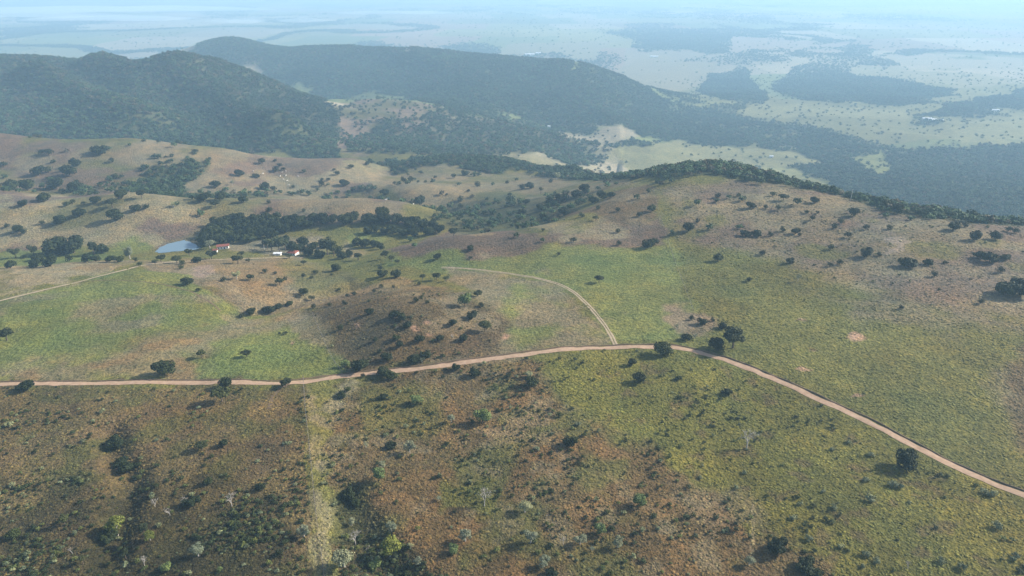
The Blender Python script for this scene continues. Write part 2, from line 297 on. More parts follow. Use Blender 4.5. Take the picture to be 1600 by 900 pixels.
for (x, y, a, b) in ((1336, 526, 14, 9), (1249, 502, 9, 2.6), (1250, 577, 11, 5), (1337, 619, 12, 4), (1265, 547, 5, 4)):
    lay(SOIL if a > 6 else BROWN, [(x - a, y + b * .6), (x - a * .3, y - b), (x + a * .4, y - b * .4), (x + a, y + b * .7), (x, y + b)], 2, .9, warp=.6)
# foreground
FL = [(-500, 606), (200, 602), (478, 602), (500, 910), (520, 1100), (-700, 1100)]
lay((.130, .094, .044), FL, 4, .95); lay_noise((.080, .078, .028), FL, 17, -.15, .35, amt=.8, seed=53); lay_noise(BROWN, FL, 11, 0, .4, amt=.7, seed=54)
lay(DARK, [(70, 800), (170, 765), (260, 748), (420, 762), (470, 840), (440, 930), (40, 930)], 30, .55); lay_noise(DARK, [(-200, 740), (470, 740), (480, 1000), (-200, 1000)], 10, -.05, .4, amt=.75, seed=55)
FM = [(520, 604), (640, 580), (840, 556), (880, 620), (980, 690), (1130, 780), (1230, 930), (1260, 1100), (500, 1100), (510, 700)]
lay((.112, .076, .037), FM, 8, .95); lay_noise((.185, .112, .050), FM, 12, -.05, .4, amt=.75, seed=56); lay_noise(OLIVE, FM, 20, .0, .4, amt=.85, seed=57); lay_noise(TAN, FM, 9, .1, .5, amt=.6, seed=58)
lay(YGREEN, [(560, 605), (690, 600), (700, 680), (640, 690), (560, 660)], 12, .65); lay((.105, .115, .03), [(690, 745), (760, 738), (770, 800), (690, 805)], 8, .8); lay(YGREEN, [(880, 570), (1000, 600), (1010, 690), (900, 660), (850, 600)], 16, .6)
lay((.2, .145, .09), [(740, 660), (860, 640), (870, 655), (760, 680)], 5, .7)
lay(DARK, [(530, 770), (570, 770), (640, 850), (700, 930), (540, 930)], 10, .7)
FR = [(850, 556), (960, 545), (1050, 545), (1130, 566), (1240, 612), (1440, 708), (1620, 790), (2100, 1000), (1900, 1100), (1270, 1100), (1230, 930), (1130, 780), (980, 690), (880, 620)]
lay_noise(OLIVE, FR, 14, -.05, .45, amt=.7, seed=59); lay((.120, .114, .028), FR, 8, .9); lay_noise((.160, .142, .032), FR, 22, 0, .4, amt=.8, seed=60); lay_noise(BROWN, FR, 7, .2, .5, amt=.6, seed=61)
lay(BROWN, [(1160, 840), (1220, 830), (1300, 880), (1300, 930), (1150, 930)], 12, .8); lay(TAN, [(1050, 770), (1170, 760), (1190, 830), (1100, 830)], 12, .6)
lay((.16, .148, .045), [(478, 603), (535, 600), (512, 690), (522, 800), (530, 930), (497, 930), (486, 760)], 5, .9); lay_noise(STRAW, [(478, 603), (535, 600), (512, 690), (530, 930), (497, 930)], 10, 0, .4, amt=.8)
lay(STRAW, [(500, 640), (545, 598), (560, 600), (520, 650)], 4, .8)
lay((.06, .05, .028), [(473, 600), (478, 600), (481, 660), (490, 730), (494, 800), (504, 870), (511, 930), (507, 930), (491, 810), (484, 720), (477, 650)], 2, .45, warp=.3)
lay(STRAW, [(1176, 785), (1180, 785), (1177, 830), (1176, 880), (1170, 880), (1172, 830)], 2, .7, warp=.3)
# forests: cover (used for the trees too) and the ground below them
FORESTS = [
 ([(-400, 86), (0, 86), (160, 78), (240, 90), (320, 78), (400, 108), (480, 150), (530, 196), (530, 246), (430, 244), (200, 216), (-400, 192)], 1.0, 1150, 2250),
 ([(150, 100), (350, 52), (450, 68), (570, 66), (640, 78), (780, 82), (900, 100), (970, 116), (1020, 150), (1070, 182), (1120, 205), (1120, 232), (1000, 222), (900, 204), (800, 190), (700, 172), (600, 150), (480, 150), (380, 105)], .96, 1700, 3500),
 ([(540, 215), (640, 186), (760, 180), (900, 205), (900, 240), (760, 246), (600, 247), (545, 240)], .62, 1130, 1750),
 ([(600, 258), (700, 240), (900, 252), (1060, 250), (1120, 248), (1200, 262), (1300, 288), (1450, 312), (1600, 335), (1900, 365), (1900, 384), (1600, 353), (1540, 347), (1380, 325), (1290, 302), (1200, 287), (1020, 289), (960, 281), (840, 270), (700, 258), (620, 268)], 1.0, 480, 1150),
 ([(1180, 292), (1300, 300), (1300, 250), (1400, 236), (1600, 222), (1900, 222), (1900, 372), (1600, 346), (1450, 318)], .95, 560, 2000),
 ([(1040, 186), (1150, 200), (1250, 212), (1330, 250), (1340, 290), (1250, 270), (1190, 228), (1080, 222)], .85, 900, 2600),
 ([(1210, 132), (1300, 119), (1420, 121), (1500, 148), (1400, 160), (1300, 156), (1220, 150)], .9, 0, 9000),
 ([(984, 74), (1012, 53), (1141, 54), (1138, 82), (1060, 80)], 1.0, 0, 9000),
 ([(1110, 114), (1165, 111), (1200, 148), (1190, 166), (1120, 156), (1090, 140)], .8, 0, 9000),
 ([(1425, 186), (1480, 165), (1600, 140), (1700, 140), (1700, 165), (1480, 186)], .85, 0, 9000),
 ([(1280, 60), (1340, 70), (1420, 110), (1330, 125), (1210, 130), (1260, 95)], .5, 0, 12000),
 ([(880, 200), (1000, 220), (1060, 228), (960, 240), (880, 262), (840, 235)], .8, 1130, 2200),
 ([(205, 284), (250, 250), (330, 248), (312, 290), (270, 306), (215, 304)], .7, 700, 1100),
 ([(-60, 292), (140, 290), (300, 298), (420, 300), (560, 296), (640, 312), (700, 318), (780, 340), (820, 362), (720, 368), (690, 345), (640, 312), (470, 308), (300, 310), (100, 304), (-60, 302)], .24, 600, 1000),
 ([(440, 178), (500, 160), (600, 155), (690, 165), (700, 182), (620, 210), (600, 240), (500, 232)], .10, 1150, 1850),
 ([(580, 262), (660, 244), (700, 254), (610, 268)], .8, 900, 1150),
 ([(700, 320), (780, 310), (900, 300), (960, 292), (900, 325), (850, 352), (790, 368), (710, 366)], .13, 540, 900),
]
FOREST = np.zeros(ZG.shape)
for (pix, amt, y0, y1) in FORESTS:
    mk = mask(pix, 5, ymin=y0, ymax=y1, warp=.9) * amt * ((YG > y0 * .9) & (YG < y1 * 1.1))
    s_ = mk > .02; br = np.ones(mk.shape); br[s_] = 1 - (1 - sstep(-.5, .02, fbm(XG[s_], YG[s_] * .8, 240 if y1 < 4000 else 520, 4, 67))) * (.25 if y0 in (1150, 1700) else .8) * sstep(1150, 1500, YG[s_])
    FOREST = np.maximum(FOREST, mk * br)
# woodland along the plain's streams and low ground
pl = sstep(1250, 1700, YG)
gal = 1 - np.abs(fbm(XG + 400 * fbm(XG, YG, 2500, 2, 63), YG * .75, 2300, 4, 64)) * 7
wood = np.clip(np.maximum(sstep(.5, .9, gal), sstep(.34, .5, fbm(XG, YG * .7, 1500, 4, 66)) * .8), 0, 1) * pl * (1 - .7 * sstep(3500, 9000, YG))
FOREST = np.maximum(FOREST, wood * .85 * (FOREST < .1) * (1 - .25 * sstep(6000, 20000, YG)))
# open fields kept clear on the plain: (outline, colour)
for pix, c in (([(868, 206), (905, 203), (990, 209), (1002, 218), (940, 226), (870, 222)], PALE), ([(878, 190), (935, 188), (930, 196), (880, 197)], STRAW), ([(945, 242), (1060, 222), (1250, 232), (1285, 258), (1180, 262), (1100, 258), (960, 250)], (.2, .19, .09)), ([(1055, 155), (1150, 158), (1150, 170), (1080, 168)], (.18, .18, .07)),
               ([(1142, 56), (1230, 60), (1335, 72), (1300, 82), (1142, 80)], (.26, .2, .15)), ([(880, 95), (1000, 85), (1120, 100), (1100, 130), (1000, 140), (950, 110)], (.22, .19, .12)), ([(1180, 160), (1420, 168), (1420, 184), (1320, 185), (1150, 178)], (.2, .19, .09)), ([(1330, 100), (1500, 110), (1600, 130), (1500, 138), (1330, 118)], (.24, .22, .13)), ([(1350, 82), (1600, 92), (1600, 112), (1400, 100)], (.27, .24, .17)), ([(1480, 190), (1620, 180), (1620, 225), (1500, 225)], (.19, .185, .085)), ([(1330, 245), (1380, 235), (1395, 262), (1380, 280), (1345, 265)], (.17, .18, .06)), ([(600, 84), (800, 70), (960, 60), (930, 90), (800, 84)], (.22, .2, .12))):
    mk = mask(pix, 4, ymin=1300, warp=.7); FOREST *= 1 - .93 * mk; COL = COL * (1 - mk[..., None]) + np.array(c) * mk[..., None]
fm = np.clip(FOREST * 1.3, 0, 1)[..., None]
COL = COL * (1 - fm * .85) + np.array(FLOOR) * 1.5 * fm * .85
COL *= (1 + (.22 * fbm(XG, YG, 16, 3, 71) + .28 * fbm(XG, YG, 48, 3, 72)) * np.exp(-YG / 1800))[..., None]; COL *= 1 + fbm(XG, YG, 30, 3, 73)[..., None] * np.array((.16, .02, -.10)) * (YG < 1200)[..., None]
COL = np.clip(COL, .012, .6)
print('cover', round(time.time() - T0, 1))

# ------------------------------------------------------------------ materials
def new_mat(name):
    m = bpy.data.materials.new(name); m.use_nodes = True; nt = m.node_tree; b = nt.nodes['Principled BSDF']
    b.inputs['Roughness'].default_value = .95; b.inputs['Specular IOR Level'].default_value = .12
    return m, nt, b
def node(nt, t, **kw):
    nd = nt.nodes.new(t)
    for k, v in kw.items(): setattr(nd, k, v)
    return nd
def mixc(nt, blend, fac, a, b):
    nd = node(nt, 'ShaderNodeMix', data_type='RGBA', blend_type=blend)
    for s, v in ((0, fac), (6, a), (7, b)):
        if hasattr(v, 'node'): nt.links.new(v, nd.inputs[s])
        else: nd.inputs[s].default_value = v
    return nd.outputs[2]
def noise(nt, scale, detail=3, rough=.6, vec=None):
    nd = node(nt, 'ShaderNodeTexNoise'); nd.inputs['Scale'].default_value = scale; nd.inputs['Detail'].default_value = detail; nd.inputs['Roughness'].default_value = rough
    if vec is not None: nt.links.new(vec, nd.inputs['Vector'])
    return nd.outputs['Fac']
def ramp(nt, f, stops):
    nd = node(nt, 'ShaderNodeValToRGB'); nt.links.new(f, nd.inputs[0]); e = nd.color_ramp.elements
    while len(e) < len(stops): e.new(.5)
    for i, (p, c) in enumerate(stops): e[i].position = p; e[i].color = (*c, 1) if len(c) == 3 else c
    return nd.outputs[0]
def mat_ground():
    m, nt, b = new_mat('pasture_ground')
    at = node(nt, 'ShaderNodeAttribute', attribute_name='cover'); tc = node(nt, 'ShaderNodeNewGeometry').outputs['Position']
    n1 = noise(nt, .55, 4, .65, tc); n2 = noise(nt, .11, 4, .6, tc); n3 = noise(nt, 1.6, 3, .6, tc)
    c = mixc(nt, 'MULTIPLY', 1.0, at.outputs['Color'], ramp(nt, n1, [(.28, (.38, .40, .36)), (.5, (.85, .85, .85)), (.72, (1.3, 1.25, 1.15))]))
    c = mixc(nt, 'MULTIPLY', .8, c, ramp(nt, n2, [(.3, (.66, .74, .7)), (.5, (1, 1, 1)), (.7, (1.32, 1.2, 1.0))]))
    c = mixc(nt, 'MULTIPLY', .6, c, ramp(nt, n3, [(.3, (.6, .6, .6)), (.7, (1.35, 1.35, 1.3))]))
    nt.links.new(c, b.inputs['Base Color'])
    bp = node(nt, 'ShaderNodeBump'); bp.inputs['Strength'].default_value = 1.0; bp.inputs['Distance'].default_value = 1.5
    nt.links.new(n1, bp.inputs['Height']); nt.links.new(bp.outputs[0], b.inputs['Normal'])
    return m
def mat_earth(name, c0, c1, s=.5):
    m, nt, b = new_mat(name); tc = node(nt, 'ShaderNodeNewGeometry').outputs['Position']
    nt.links.new(ramp(nt, noise(nt, s, 5, .65, tc), [(.3, c0), (.7, c1)]), b.inputs['Base Color']); return m
def mat_leaf(name, c0, c1, src='OBJECT', trans=.0):
    m, nt, b = new_mat(name); b.inputs['Roughness'].default_value = .7
    oi = node(nt, 'ShaderNodeObjectInfo'); g = node(nt, 'ShaderNodeNewGeometry')
    lf = node(nt, 'ShaderNodeAttribute', attribute_name='leaf')
    c = mixc(nt, 'MIX', lf.outputs['Fac'], (*c0, 1), (*c1, 1))
    c = mixc(nt, 'MULTIPLY', .75, c, ramp(nt, oi.outputs['Random'], [(0, (.6, .68, .7)), (.5, (1, 1, 1)), (.8, (1.2, 1.15, 1.0)), (1, (1.3, 1.2, 1.0) if src == 'INSTANCER' else (2.1, 1.9, 1.3))]))
    if src == 'INSTANCER':
        ta = node(nt, 'ShaderNodeAttribute', attribute_name='tint', attribute_type='INSTANCER'); c = mixc(nt, 'MULTIPLY', 1.0, c, ta.outputs['Color'])
    nt.links.new(c, b.inputs['Base Color']); return m
def mat_plain(name, c, rough=.8, vary=.25, scale=1.5):
    m, nt, b = new_mat(name); b.inputs['Roughness'].default_value = rough; tc = node(nt, 'ShaderNodeTexCoord').outputs['Object']
    lo = tuple(v * (1 - vary) for v in c); hi = tuple(min(1, v * (1 + vary)) for v in c)
    nt.links.new(ramp(nt, noise(nt, scale, 4, .6, tc), [(.3, lo), (.7, hi)]), b.inputs['Base Color']); return m
M = {'ground': mat_ground(), 'road': mat_earth('red_dirt', (.26, .175, .115), (.38, .27, .19)), 'track': mat_earth('pale_dirt', (.25, .20, .135), (.36, .29, .2)), 'bank': mat_earth('weedy_bank', (.075, .052, .035), (.15, .105, .065), 1.2)}

# ------------------------------------------------------------------ mesh helpers
def np_mesh(name, V, F, mat, smooth=False):
    me = bpy.data.meshes.new(name); V = np.asarray(V, np.float32); F = np.asarray(F, np.int32); k = F.shape[1]
    me.vertices.add(len(V)); me.vertices.foreach_set('co', V.ravel())
    me.loops.add(F.size); me.loops.foreach_set('vertex_index', F.ravel())
    me.polygons.add(len(F)); me.polygons.foreach_set('loop_start', np.arange(0, F.size, k, dtype=np.int32))
    if smooth: me.polygons.foreach_set('use_smooth', np.ones(len(F), bool))
    me.update(calc_edges=True); me.materials.append(mat); return me
def link(name, me, parent=None, loc=(0, 0, 0), label=None, cat=None, group=None, kind=None):
    o = bpy.data.objects.new(name, me); col.objects.link(o); o.location = loc; o.parent = parent
    if label: o['label'] = label
    if cat: o['category'] = cat
    if group: o['group'] = group
    if kind: o['kind'] = kind
    return o

# ------------------------------------------------------------------ ground sheet
idx = np.arange(NW * NU).reshape(NW, NU)
F = np.stack([idx[:-1, :-1], idx[:-1, 1:], idx[1:, 1:], idx[1:, :-1]], -1).reshape(-1, 4)
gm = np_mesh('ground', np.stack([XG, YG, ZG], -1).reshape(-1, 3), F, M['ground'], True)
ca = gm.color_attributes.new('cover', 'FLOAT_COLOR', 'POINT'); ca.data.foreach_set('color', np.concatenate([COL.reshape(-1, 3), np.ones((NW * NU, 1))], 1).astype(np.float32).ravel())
link('ground', gm, kind='structure')
print('ground', round(time.time() - T0, 1))

# haze: the hazy morning air itself
def box_mesh(name, lo, hi, mat=None):
    x0, y0, z0 = lo; x1, y1, z1 = hi
    V = [(x0, y0, z0), (x1, y0, z0), (x1, y1, z0), (x0, y1, z0), (x0, y0, z1), (x1, y0, z1), (x1, y1, z1), (x0, y1, z1)]
    me = bpy.data.meshes.new(name); me.from_pydata(V, [], [(3, 2, 1, 0), (4, 5, 6, 7), (0, 1, 5, 4), (1, 2, 6, 5), (2, 3, 7, 6), (3, 0, 4, 7)])
    if mat: me.materials.append(mat)
    return me
hm = bpy.data.materials.new('hazy_air'); hm.use_nodes = True; nt = hm.node_tree; nt.nodes.remove(nt.nodes['Principled BSDF'])
pv = nt.nodes.new('ShaderNodeVolumePrincipled'); pv.inputs['Color'].default_value = (.45, .73, 1.0, 1); pv.inputs['Density'].default_value = HAZE_DENSITY; pv.inputs['Anisotropy'].default_value = .1
nt.links.new(pv.outputs[0], nt.nodes['Material Output'].inputs['Volume'])
zlo = float(ZG.min()) - 1.5
link('haze', box_mesh('haze', (-110000, -1500, zlo), (110000, 71000, CAM_H + 12), hm), kind='stuff')
# ------------------------------------------------------------------ roads, tracks, pond
def smooth_line(P, step):
    P = np.asarray(P, float); 
    for _ in range(2):
        Q = [P[0]]
        for a, b in zip(P[:-1], P[1:]): Q += [a * .75 + b * .25, a * .25 + b * .75]
        P = np.array(Q + [P[-1]])
    d = np.r_[0, np.cumsum(np.hypot(*np.diff(P[:, :2], axis=0).T))]; t = np.arange(0, d[-1], step)
    return np.stack([np.interp(t, d, P[:, k]) for k in range(2)], 1)
def ribbon(name, pix, width, mat, lift, step=1.5, rag=.25, offs=(0,), hump=None):
    H = hit([p[0] for p in pix], [p[1] for p in pix]); L = smooth_line(H[:, :2], step)
    T = np.gradient(L, axis=0); T /= np.linalg.norm(T, axis=1)[:, None]; N = np.stack([-T[:, 1], T[:, 0]], 1)
    V, Fq = [], []
    s = np.arange(len(L)) * step
    for o in offs:
        cols = []
        prof = hump or [(-.5, 0), (-.25, .02), (0, .03), (.25, .02), (.5, 0)]
        for (k, up) in prof:
            edge = rag * (vnoise(s / 4 + o * 7, s * 0 + k * 9 + 50, 3) - .5) * (abs(k) > .4) * np.sign(k) * 2
            xy = L + N * (o + k * width + edge)[:, None]
            zz = height(xy[:, 0], xy[:, 1]) + lift + up
            if hump: zz = zz + (up > .1) * .35 * (vnoise(s / 3, s * 0 + 9, 5) - .5)
            cols.append(np.c_[xy, zz])
        base = len(V) and sum(len(v) for v in V); k = len(prof); n = len(L)
        V.append(np.stack(cols, 1).reshape(-1, 3)); ii = np.arange(n * k).reshape(n, k) + (base or 0)
        Fq.append(np.stack([ii[:-1, :-1], ii[:-1, 1:], ii[1:, 1:], ii[1:, :-1]], -1).reshape(-1, 4))
    return np_mesh(name, np.concatenate(V), np.concatenate(Fq)[:, ::-1], mat, True)
ROAD = [(-140, 602), (0, 601), (100, 599.5), (200, 598), (300, 598), (400, 599), (445, 599.5), (500, 593), (560, 585), (615, 580.5), (680, 574), (740, 564), (800, 557), (860, 548.5), (920, 543.5), (1000, 541.5), (1050, 542), (1090, 550), (1130, 561), (1180, 580), (1230, 601), (1300, 633), (1370, 666), (1440, 703), (1520, 742), (1600, 774), (1720, 822)]
rd = link('dirt_road', ribbon('dirt_road', ROAD, 3.4, M['road'], .10, rag=.6), kind='structure')
link('road_bank', ribbon('road_bank', ROAD, 1.2, M['bank'], -.05, offs=(2.7,), hump=[(-.5, 0), (-.15, .42), (.2, .38), (.6, 0)]), rd)
TRACK = [(690, 418), (760, 422.5), (800, 428), (850, 437), (885, 448), (910, 468), (935, 495), (950, 515), (962, 539)]
link('pale_track', ribbon('pale_track', TRACK, .9, M['track'], .08, offs=(-.75, .75)), kind='structure')
link('farm_track', ribbon('farm_track', [(-120, 500), (0, 470), (60, 455), (130, 439), (200, 421), (226, 414), (300, 407), (380, 404), (470, 401)], 2.6, M['track'], .08), kind='structure')
link('cattle_terrace', ribbon('cattle_terrace', [(120, 441), (180, 437), (235, 441), (290, 452), (325, 470), (345, 487)], .9, M['bank'], .06), kind='structure')
link('grass_path', ribbon('grass_path', [(447, 601), (436, 609), (426, 618), (420, 640)], 1.6, M['bank'], .08), kind='structure')
wm, nt, b = new_mat('pond_water'); b.inputs['Base Color'].default_value = (.13, .19, .23, 1); b.inputs['Roughness'].default_value = .08; b.inputs['Specular IOR Level'].default_value = .5  # turbid water; the pale blue also stands in for a brighter sky reflection
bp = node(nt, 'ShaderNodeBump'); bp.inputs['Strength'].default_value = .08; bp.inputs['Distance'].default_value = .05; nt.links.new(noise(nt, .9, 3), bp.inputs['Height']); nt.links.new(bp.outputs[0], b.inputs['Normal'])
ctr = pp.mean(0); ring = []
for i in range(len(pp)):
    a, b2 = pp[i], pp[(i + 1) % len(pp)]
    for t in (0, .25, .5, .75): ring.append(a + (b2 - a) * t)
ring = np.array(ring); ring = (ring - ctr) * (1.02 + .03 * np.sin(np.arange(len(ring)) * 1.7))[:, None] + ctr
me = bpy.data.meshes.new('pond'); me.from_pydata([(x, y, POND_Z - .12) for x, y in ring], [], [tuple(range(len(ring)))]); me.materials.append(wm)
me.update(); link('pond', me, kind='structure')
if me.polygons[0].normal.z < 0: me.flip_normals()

# ------------------------------------------------------------------ tree kit (unit trees: crown one metre across, scaled by the thing's Empty)
rng = np.random.default_rng(7)
def leaf_cloud(n, lobes, size, rs, shell=.72, up=.35):
    """n leaf sprays (quads) over a set of ellipsoid lobes: (centre, radii)"""
    c = np.array([l[0] for l in lobes]); r = np.array([l[1] for l in lobes]); a = (r[:, 0] * r[:, 2]) ** 1.0; p = a / a.sum()
    k = rs.choice(len(lobes), n, p=p); d = rs.normal(size=(n, 3)); d[:, 2] += .15; d /= np.linalg.norm(d, axis=1)[:, None]
    rad = shell + (1 - shell) * rs.random(n) ** .6 + .10 * rs.normal(size=n) * (rs.random(n) < .25)
    P = c[k] + d * r[k] * rad[:, None]
    nrm = d + rs.normal(size=(n, 3)) * .55; nrm[:, 2] += up; nrm /= np.linalg.norm(nrm, axis=1)[:, None]
    t = np.cross(nrm, rs.normal(size=(n, 3))); t /= np.linalg.norm(t, axis=1)[:, None] + 1e-9; b = np.cross(nrm, t)
    s = size * (.6 + .8 * rs.random(n))[:, None]; e = .55 + .5 * rs.random(n)[:, None]
    V = np.stack([P - t * s - b * s * e * .5, P + t * s * .35 - b * s * e, P + t * s + b * s * e * .4, P - t * s * .3 + b * s * e], 1).reshape(-1, 3)
    lf = np.repeat(rs.random(n), 4)
    return V, np.arange(4 * n).reshape(n, 4), lf
def tube(path, rads, k=6):
    V, Fq = [], []; path = np.asarray(path, float)
    for i, (p, r) in enumerate(zip(path, rads)):
        d = path[min(i + 1, len(path) - 1)] - path[max(i - 1, 0)]; d /= np.linalg.norm(d) + 1e-9
        a = np.cross(d, (0.3, 1, .1)); a /= np.linalg.norm(a); b = np.cross(d, a)
        th = np.arange(k) * 2 * math.pi / k
        V.append(p + r * (np.cos(th)[:, None] * a + np.sin(th)[:, None] * b))
    for i in range(len(path) - 1):
        for j in range(k): Fq.append((i * k + j, i * k + (j + 1) % k, (i + 1) * k + (j + 1) % k, (i + 1) * k + j))
    return np.concatenate(V), np.array(Fq)
def join(parts):
    V, Fq, o = [], [], 0
    for v, f in parts: V.append(v); Fq.append(f + o); o += len(v)
    return np.concatenate(V), np.concatenate(Fq)
def leaf_mesh(name, V, Fq, lf, mat):
    me = np_mesh(name, V, Fq, mat); a = me.attributes.new('leaf', 'FLOAT', 'POINT'); a.data.foreach_set('value', lf.astype(np.float32)); return me
M['dark'] = mat_leaf('dark_foliage', (.011, .019, .008), (.032, .042, .015))
M['spread'] = mat_leaf('olive_foliage', (.018, .026, .011), (.050, .058, .024))
M['pale'] = mat_leaf('greygreen_foliage', (.125, .140, .085), (.25, .265, .175))
M['green'] = mat_leaf('fresh_foliage', (.075, .115, .038), (.17, .21, .075))
M['yellow'] = mat_leaf('yellowgreen_foliage', (.075, .095, .018), (.17, .18, .04))
M['sage'] = mat_leaf('sage_foliage', (.11, .13, .072), (.25, .265, .15))
M['bark'] = mat_plain('grey_bark', (.11, .085, .065)); M['white_bark'] = mat_plain('bleached_bark', (.40, .37, .34)); M['bare'] = mat_plain('bare_twigs', (.27, .24, .22))
def lobes_round(rs, n=9, zc=.42, rz=.34, spread=.30, r0=(.17, .27)):
    L = []
    for i in range(n):
        a = i * 2.4 + rs.random() * .8; q = spread * math.sqrt((i + .5) / n) * (0.8 + .4 * rs.random()); r = r0[0] + (r0[1] - r0[0]) * rs.random()
        z = zc + (rs.random() - .4) * rz * .9 * (1 - (q / (spread + .12)) ** 2 * .6)
        L.append(((q * math.cos(a), q * math.sin(a), max(z, r * .75)), (r, r, r * .82)))
    return L
def make_variant(kind, seed, leaves):
    """returns (trunk mesh, crown mesh) of one unit tree"""
    rs = np.random.default_rng(seed)
    if kind == 'd': L = lobes_round(rs, 12, .33, .36, .31, (.17, .25)); mat, tz, size, tm = 'dark', .14, .040, 'bark'
    elif kind == 'f': L = lobes_round(rs, 11, .46, .26, .34, (.14, .22)); L = [((c[0], c[1], max(c[2], .32)), (r[0], r[1], r[2] * .85)) for c, r in L]; mat, tz, size, tm = 'spread', .30, .036, 'bark'
    elif kind == 'p': L = lobes_round(rs, 10, .50, .42, .30, (.13, .22)); mat, tz, size, tm, leaves = 'pale', .35, .024, 'white_bark', int(leaves * 1.15)
    elif kind == 'g': L = lobes_round(rs, 9, .46, .40); mat, tz, size, tm = 'green', .25, .034, 'bark'
    elif kind == 'y': L = lobes_round(rs, 11, .62, .5, .28); mat, tz, size, tm = 'yellow', .4, .034, 'white_bark'
    elif kind == 'u': L = lobes_round(rs, 9, .24, .20, .36, (.13, .2)); mat, tz, size, tm = 'dark', .1, .040, 'bark'
    elif kind == 's': L = lobes_round(rs, 8, .28, .25, .32, (.14, .22)); mat, tz, size, tm = 'sage', .1, .045, 'bark'
    elif kind == 't': L = lobes_round(rs, 10, .80, .55, .26, (.14, .24)); mat, tz, size, tm = 'spread', .55, .036, 'bark'
    V, Fq, lf = leaf_cloud(leaves, L, size, rs, .62 if kind in 'pf' else .72)
    V[:, 2] = np.maximum(V[:, 2], .02)
    crown = leaf_mesh('crown', V, Fq, lf, M[mat])
    lean = rs.normal(size=2) * .03; top = np.array([lean[0], lean[1], tz]); parts = [tube([(0, 0, -.06), (lean[0] * .3, lean[1] * .3, tz * .5), top], (.045, .034, .028))]
    for c, r in sorted(L, key=lambda l: -l[1][0])[:5]: c = np.array(c); parts.append(tube([top * .8, (top * .8 + c) / 2 + (0, 0, .02), c], (.024, .016, .006), 5))
    v, f = join(parts); return np_mesh('trunk', v, f, M[tm], True), crown
def make_bare(seed, mat='white_bark', depth=4):
    rs = np.random.default_rng(seed); parts = []; twigs = []
    def grow(p, d, L, r, k):
        q = p + d * L * .5 + rs.normal(size=3) * L * .06; e = p + d * L
        (parts if k > depth - 2 else twigs).append(tube([p, q, e], (r, r * .8, r * .6), 5 if k > 2 else 4))
        if k:
            for _ in range(3 if k > 1 else 4):
                nd = d + rs.normal(size=3) * .62; nd[2] = abs(nd[2]) * .8 + .1; nd /= np.linalg.norm(nd); grow(e - d * L * .25 * rs.random(), nd, L * (.62 + .2 * rs.random()), r * .58, k - 1)
    grow(np.array([0, 0, -.05]), np.array([.05, 0, 1.]), .34, .026, depth)
    v, f = join(parts); w, g = join(twigs)
    s = .5 / max(np.abs(w[:, :2]).max(), .3); v *= s; w *= s
    return np_mesh('trunk', v, f, M['white_bark'], True), np_mesh('branches', w, g, M[mat], True)
VAR = {}
for kd, nv in (('d', 6), ('f', 4), ('p', 4), ('g', 3), ('y', 2), ('u', 3), ('s', 3), ('t', 3)):
    VAR[kd] = [make_variant(kd, 100 + 13 * i + ord(kd), 1500 if kd != 's' else 420) for i in range(nv)]
    VAR[kd + '-'] = [make_variant(kd, 500 + 13 * i + ord(kd), 520) for i in range(min(nv, 4))]
VAR['b'] = [make_bare(3), make_bare(5), make_bare(8, 'bare')]; VAR['b-'] = VAR['b']
NAME = {'d': 'round_tree', 'f': 'spreading_tree', 'p': 'pale_tree', 'g': 'leafy_tree', 'y': 'tall_tree', 'u': 'bush', 's': 'shrub', 't': 'tall_tree', 'b': 'bare_tree'}
LOOK = {'d': 'dark round evergreen tree', 'f': 'olive flat-topped tree', 'p': 'pale grey-green feathery tree', 'g': 'fresh green leafy tree', 'y': 'yellow-green sunlit tree', 'u': 'low dark sprawling bush', 's': 'small sage-green shrub', 't': 'tall narrow-trunked tree', 'b': 'bleached leafless tree'}
CAT = {'u': 'bush', 's': 'shrub'}
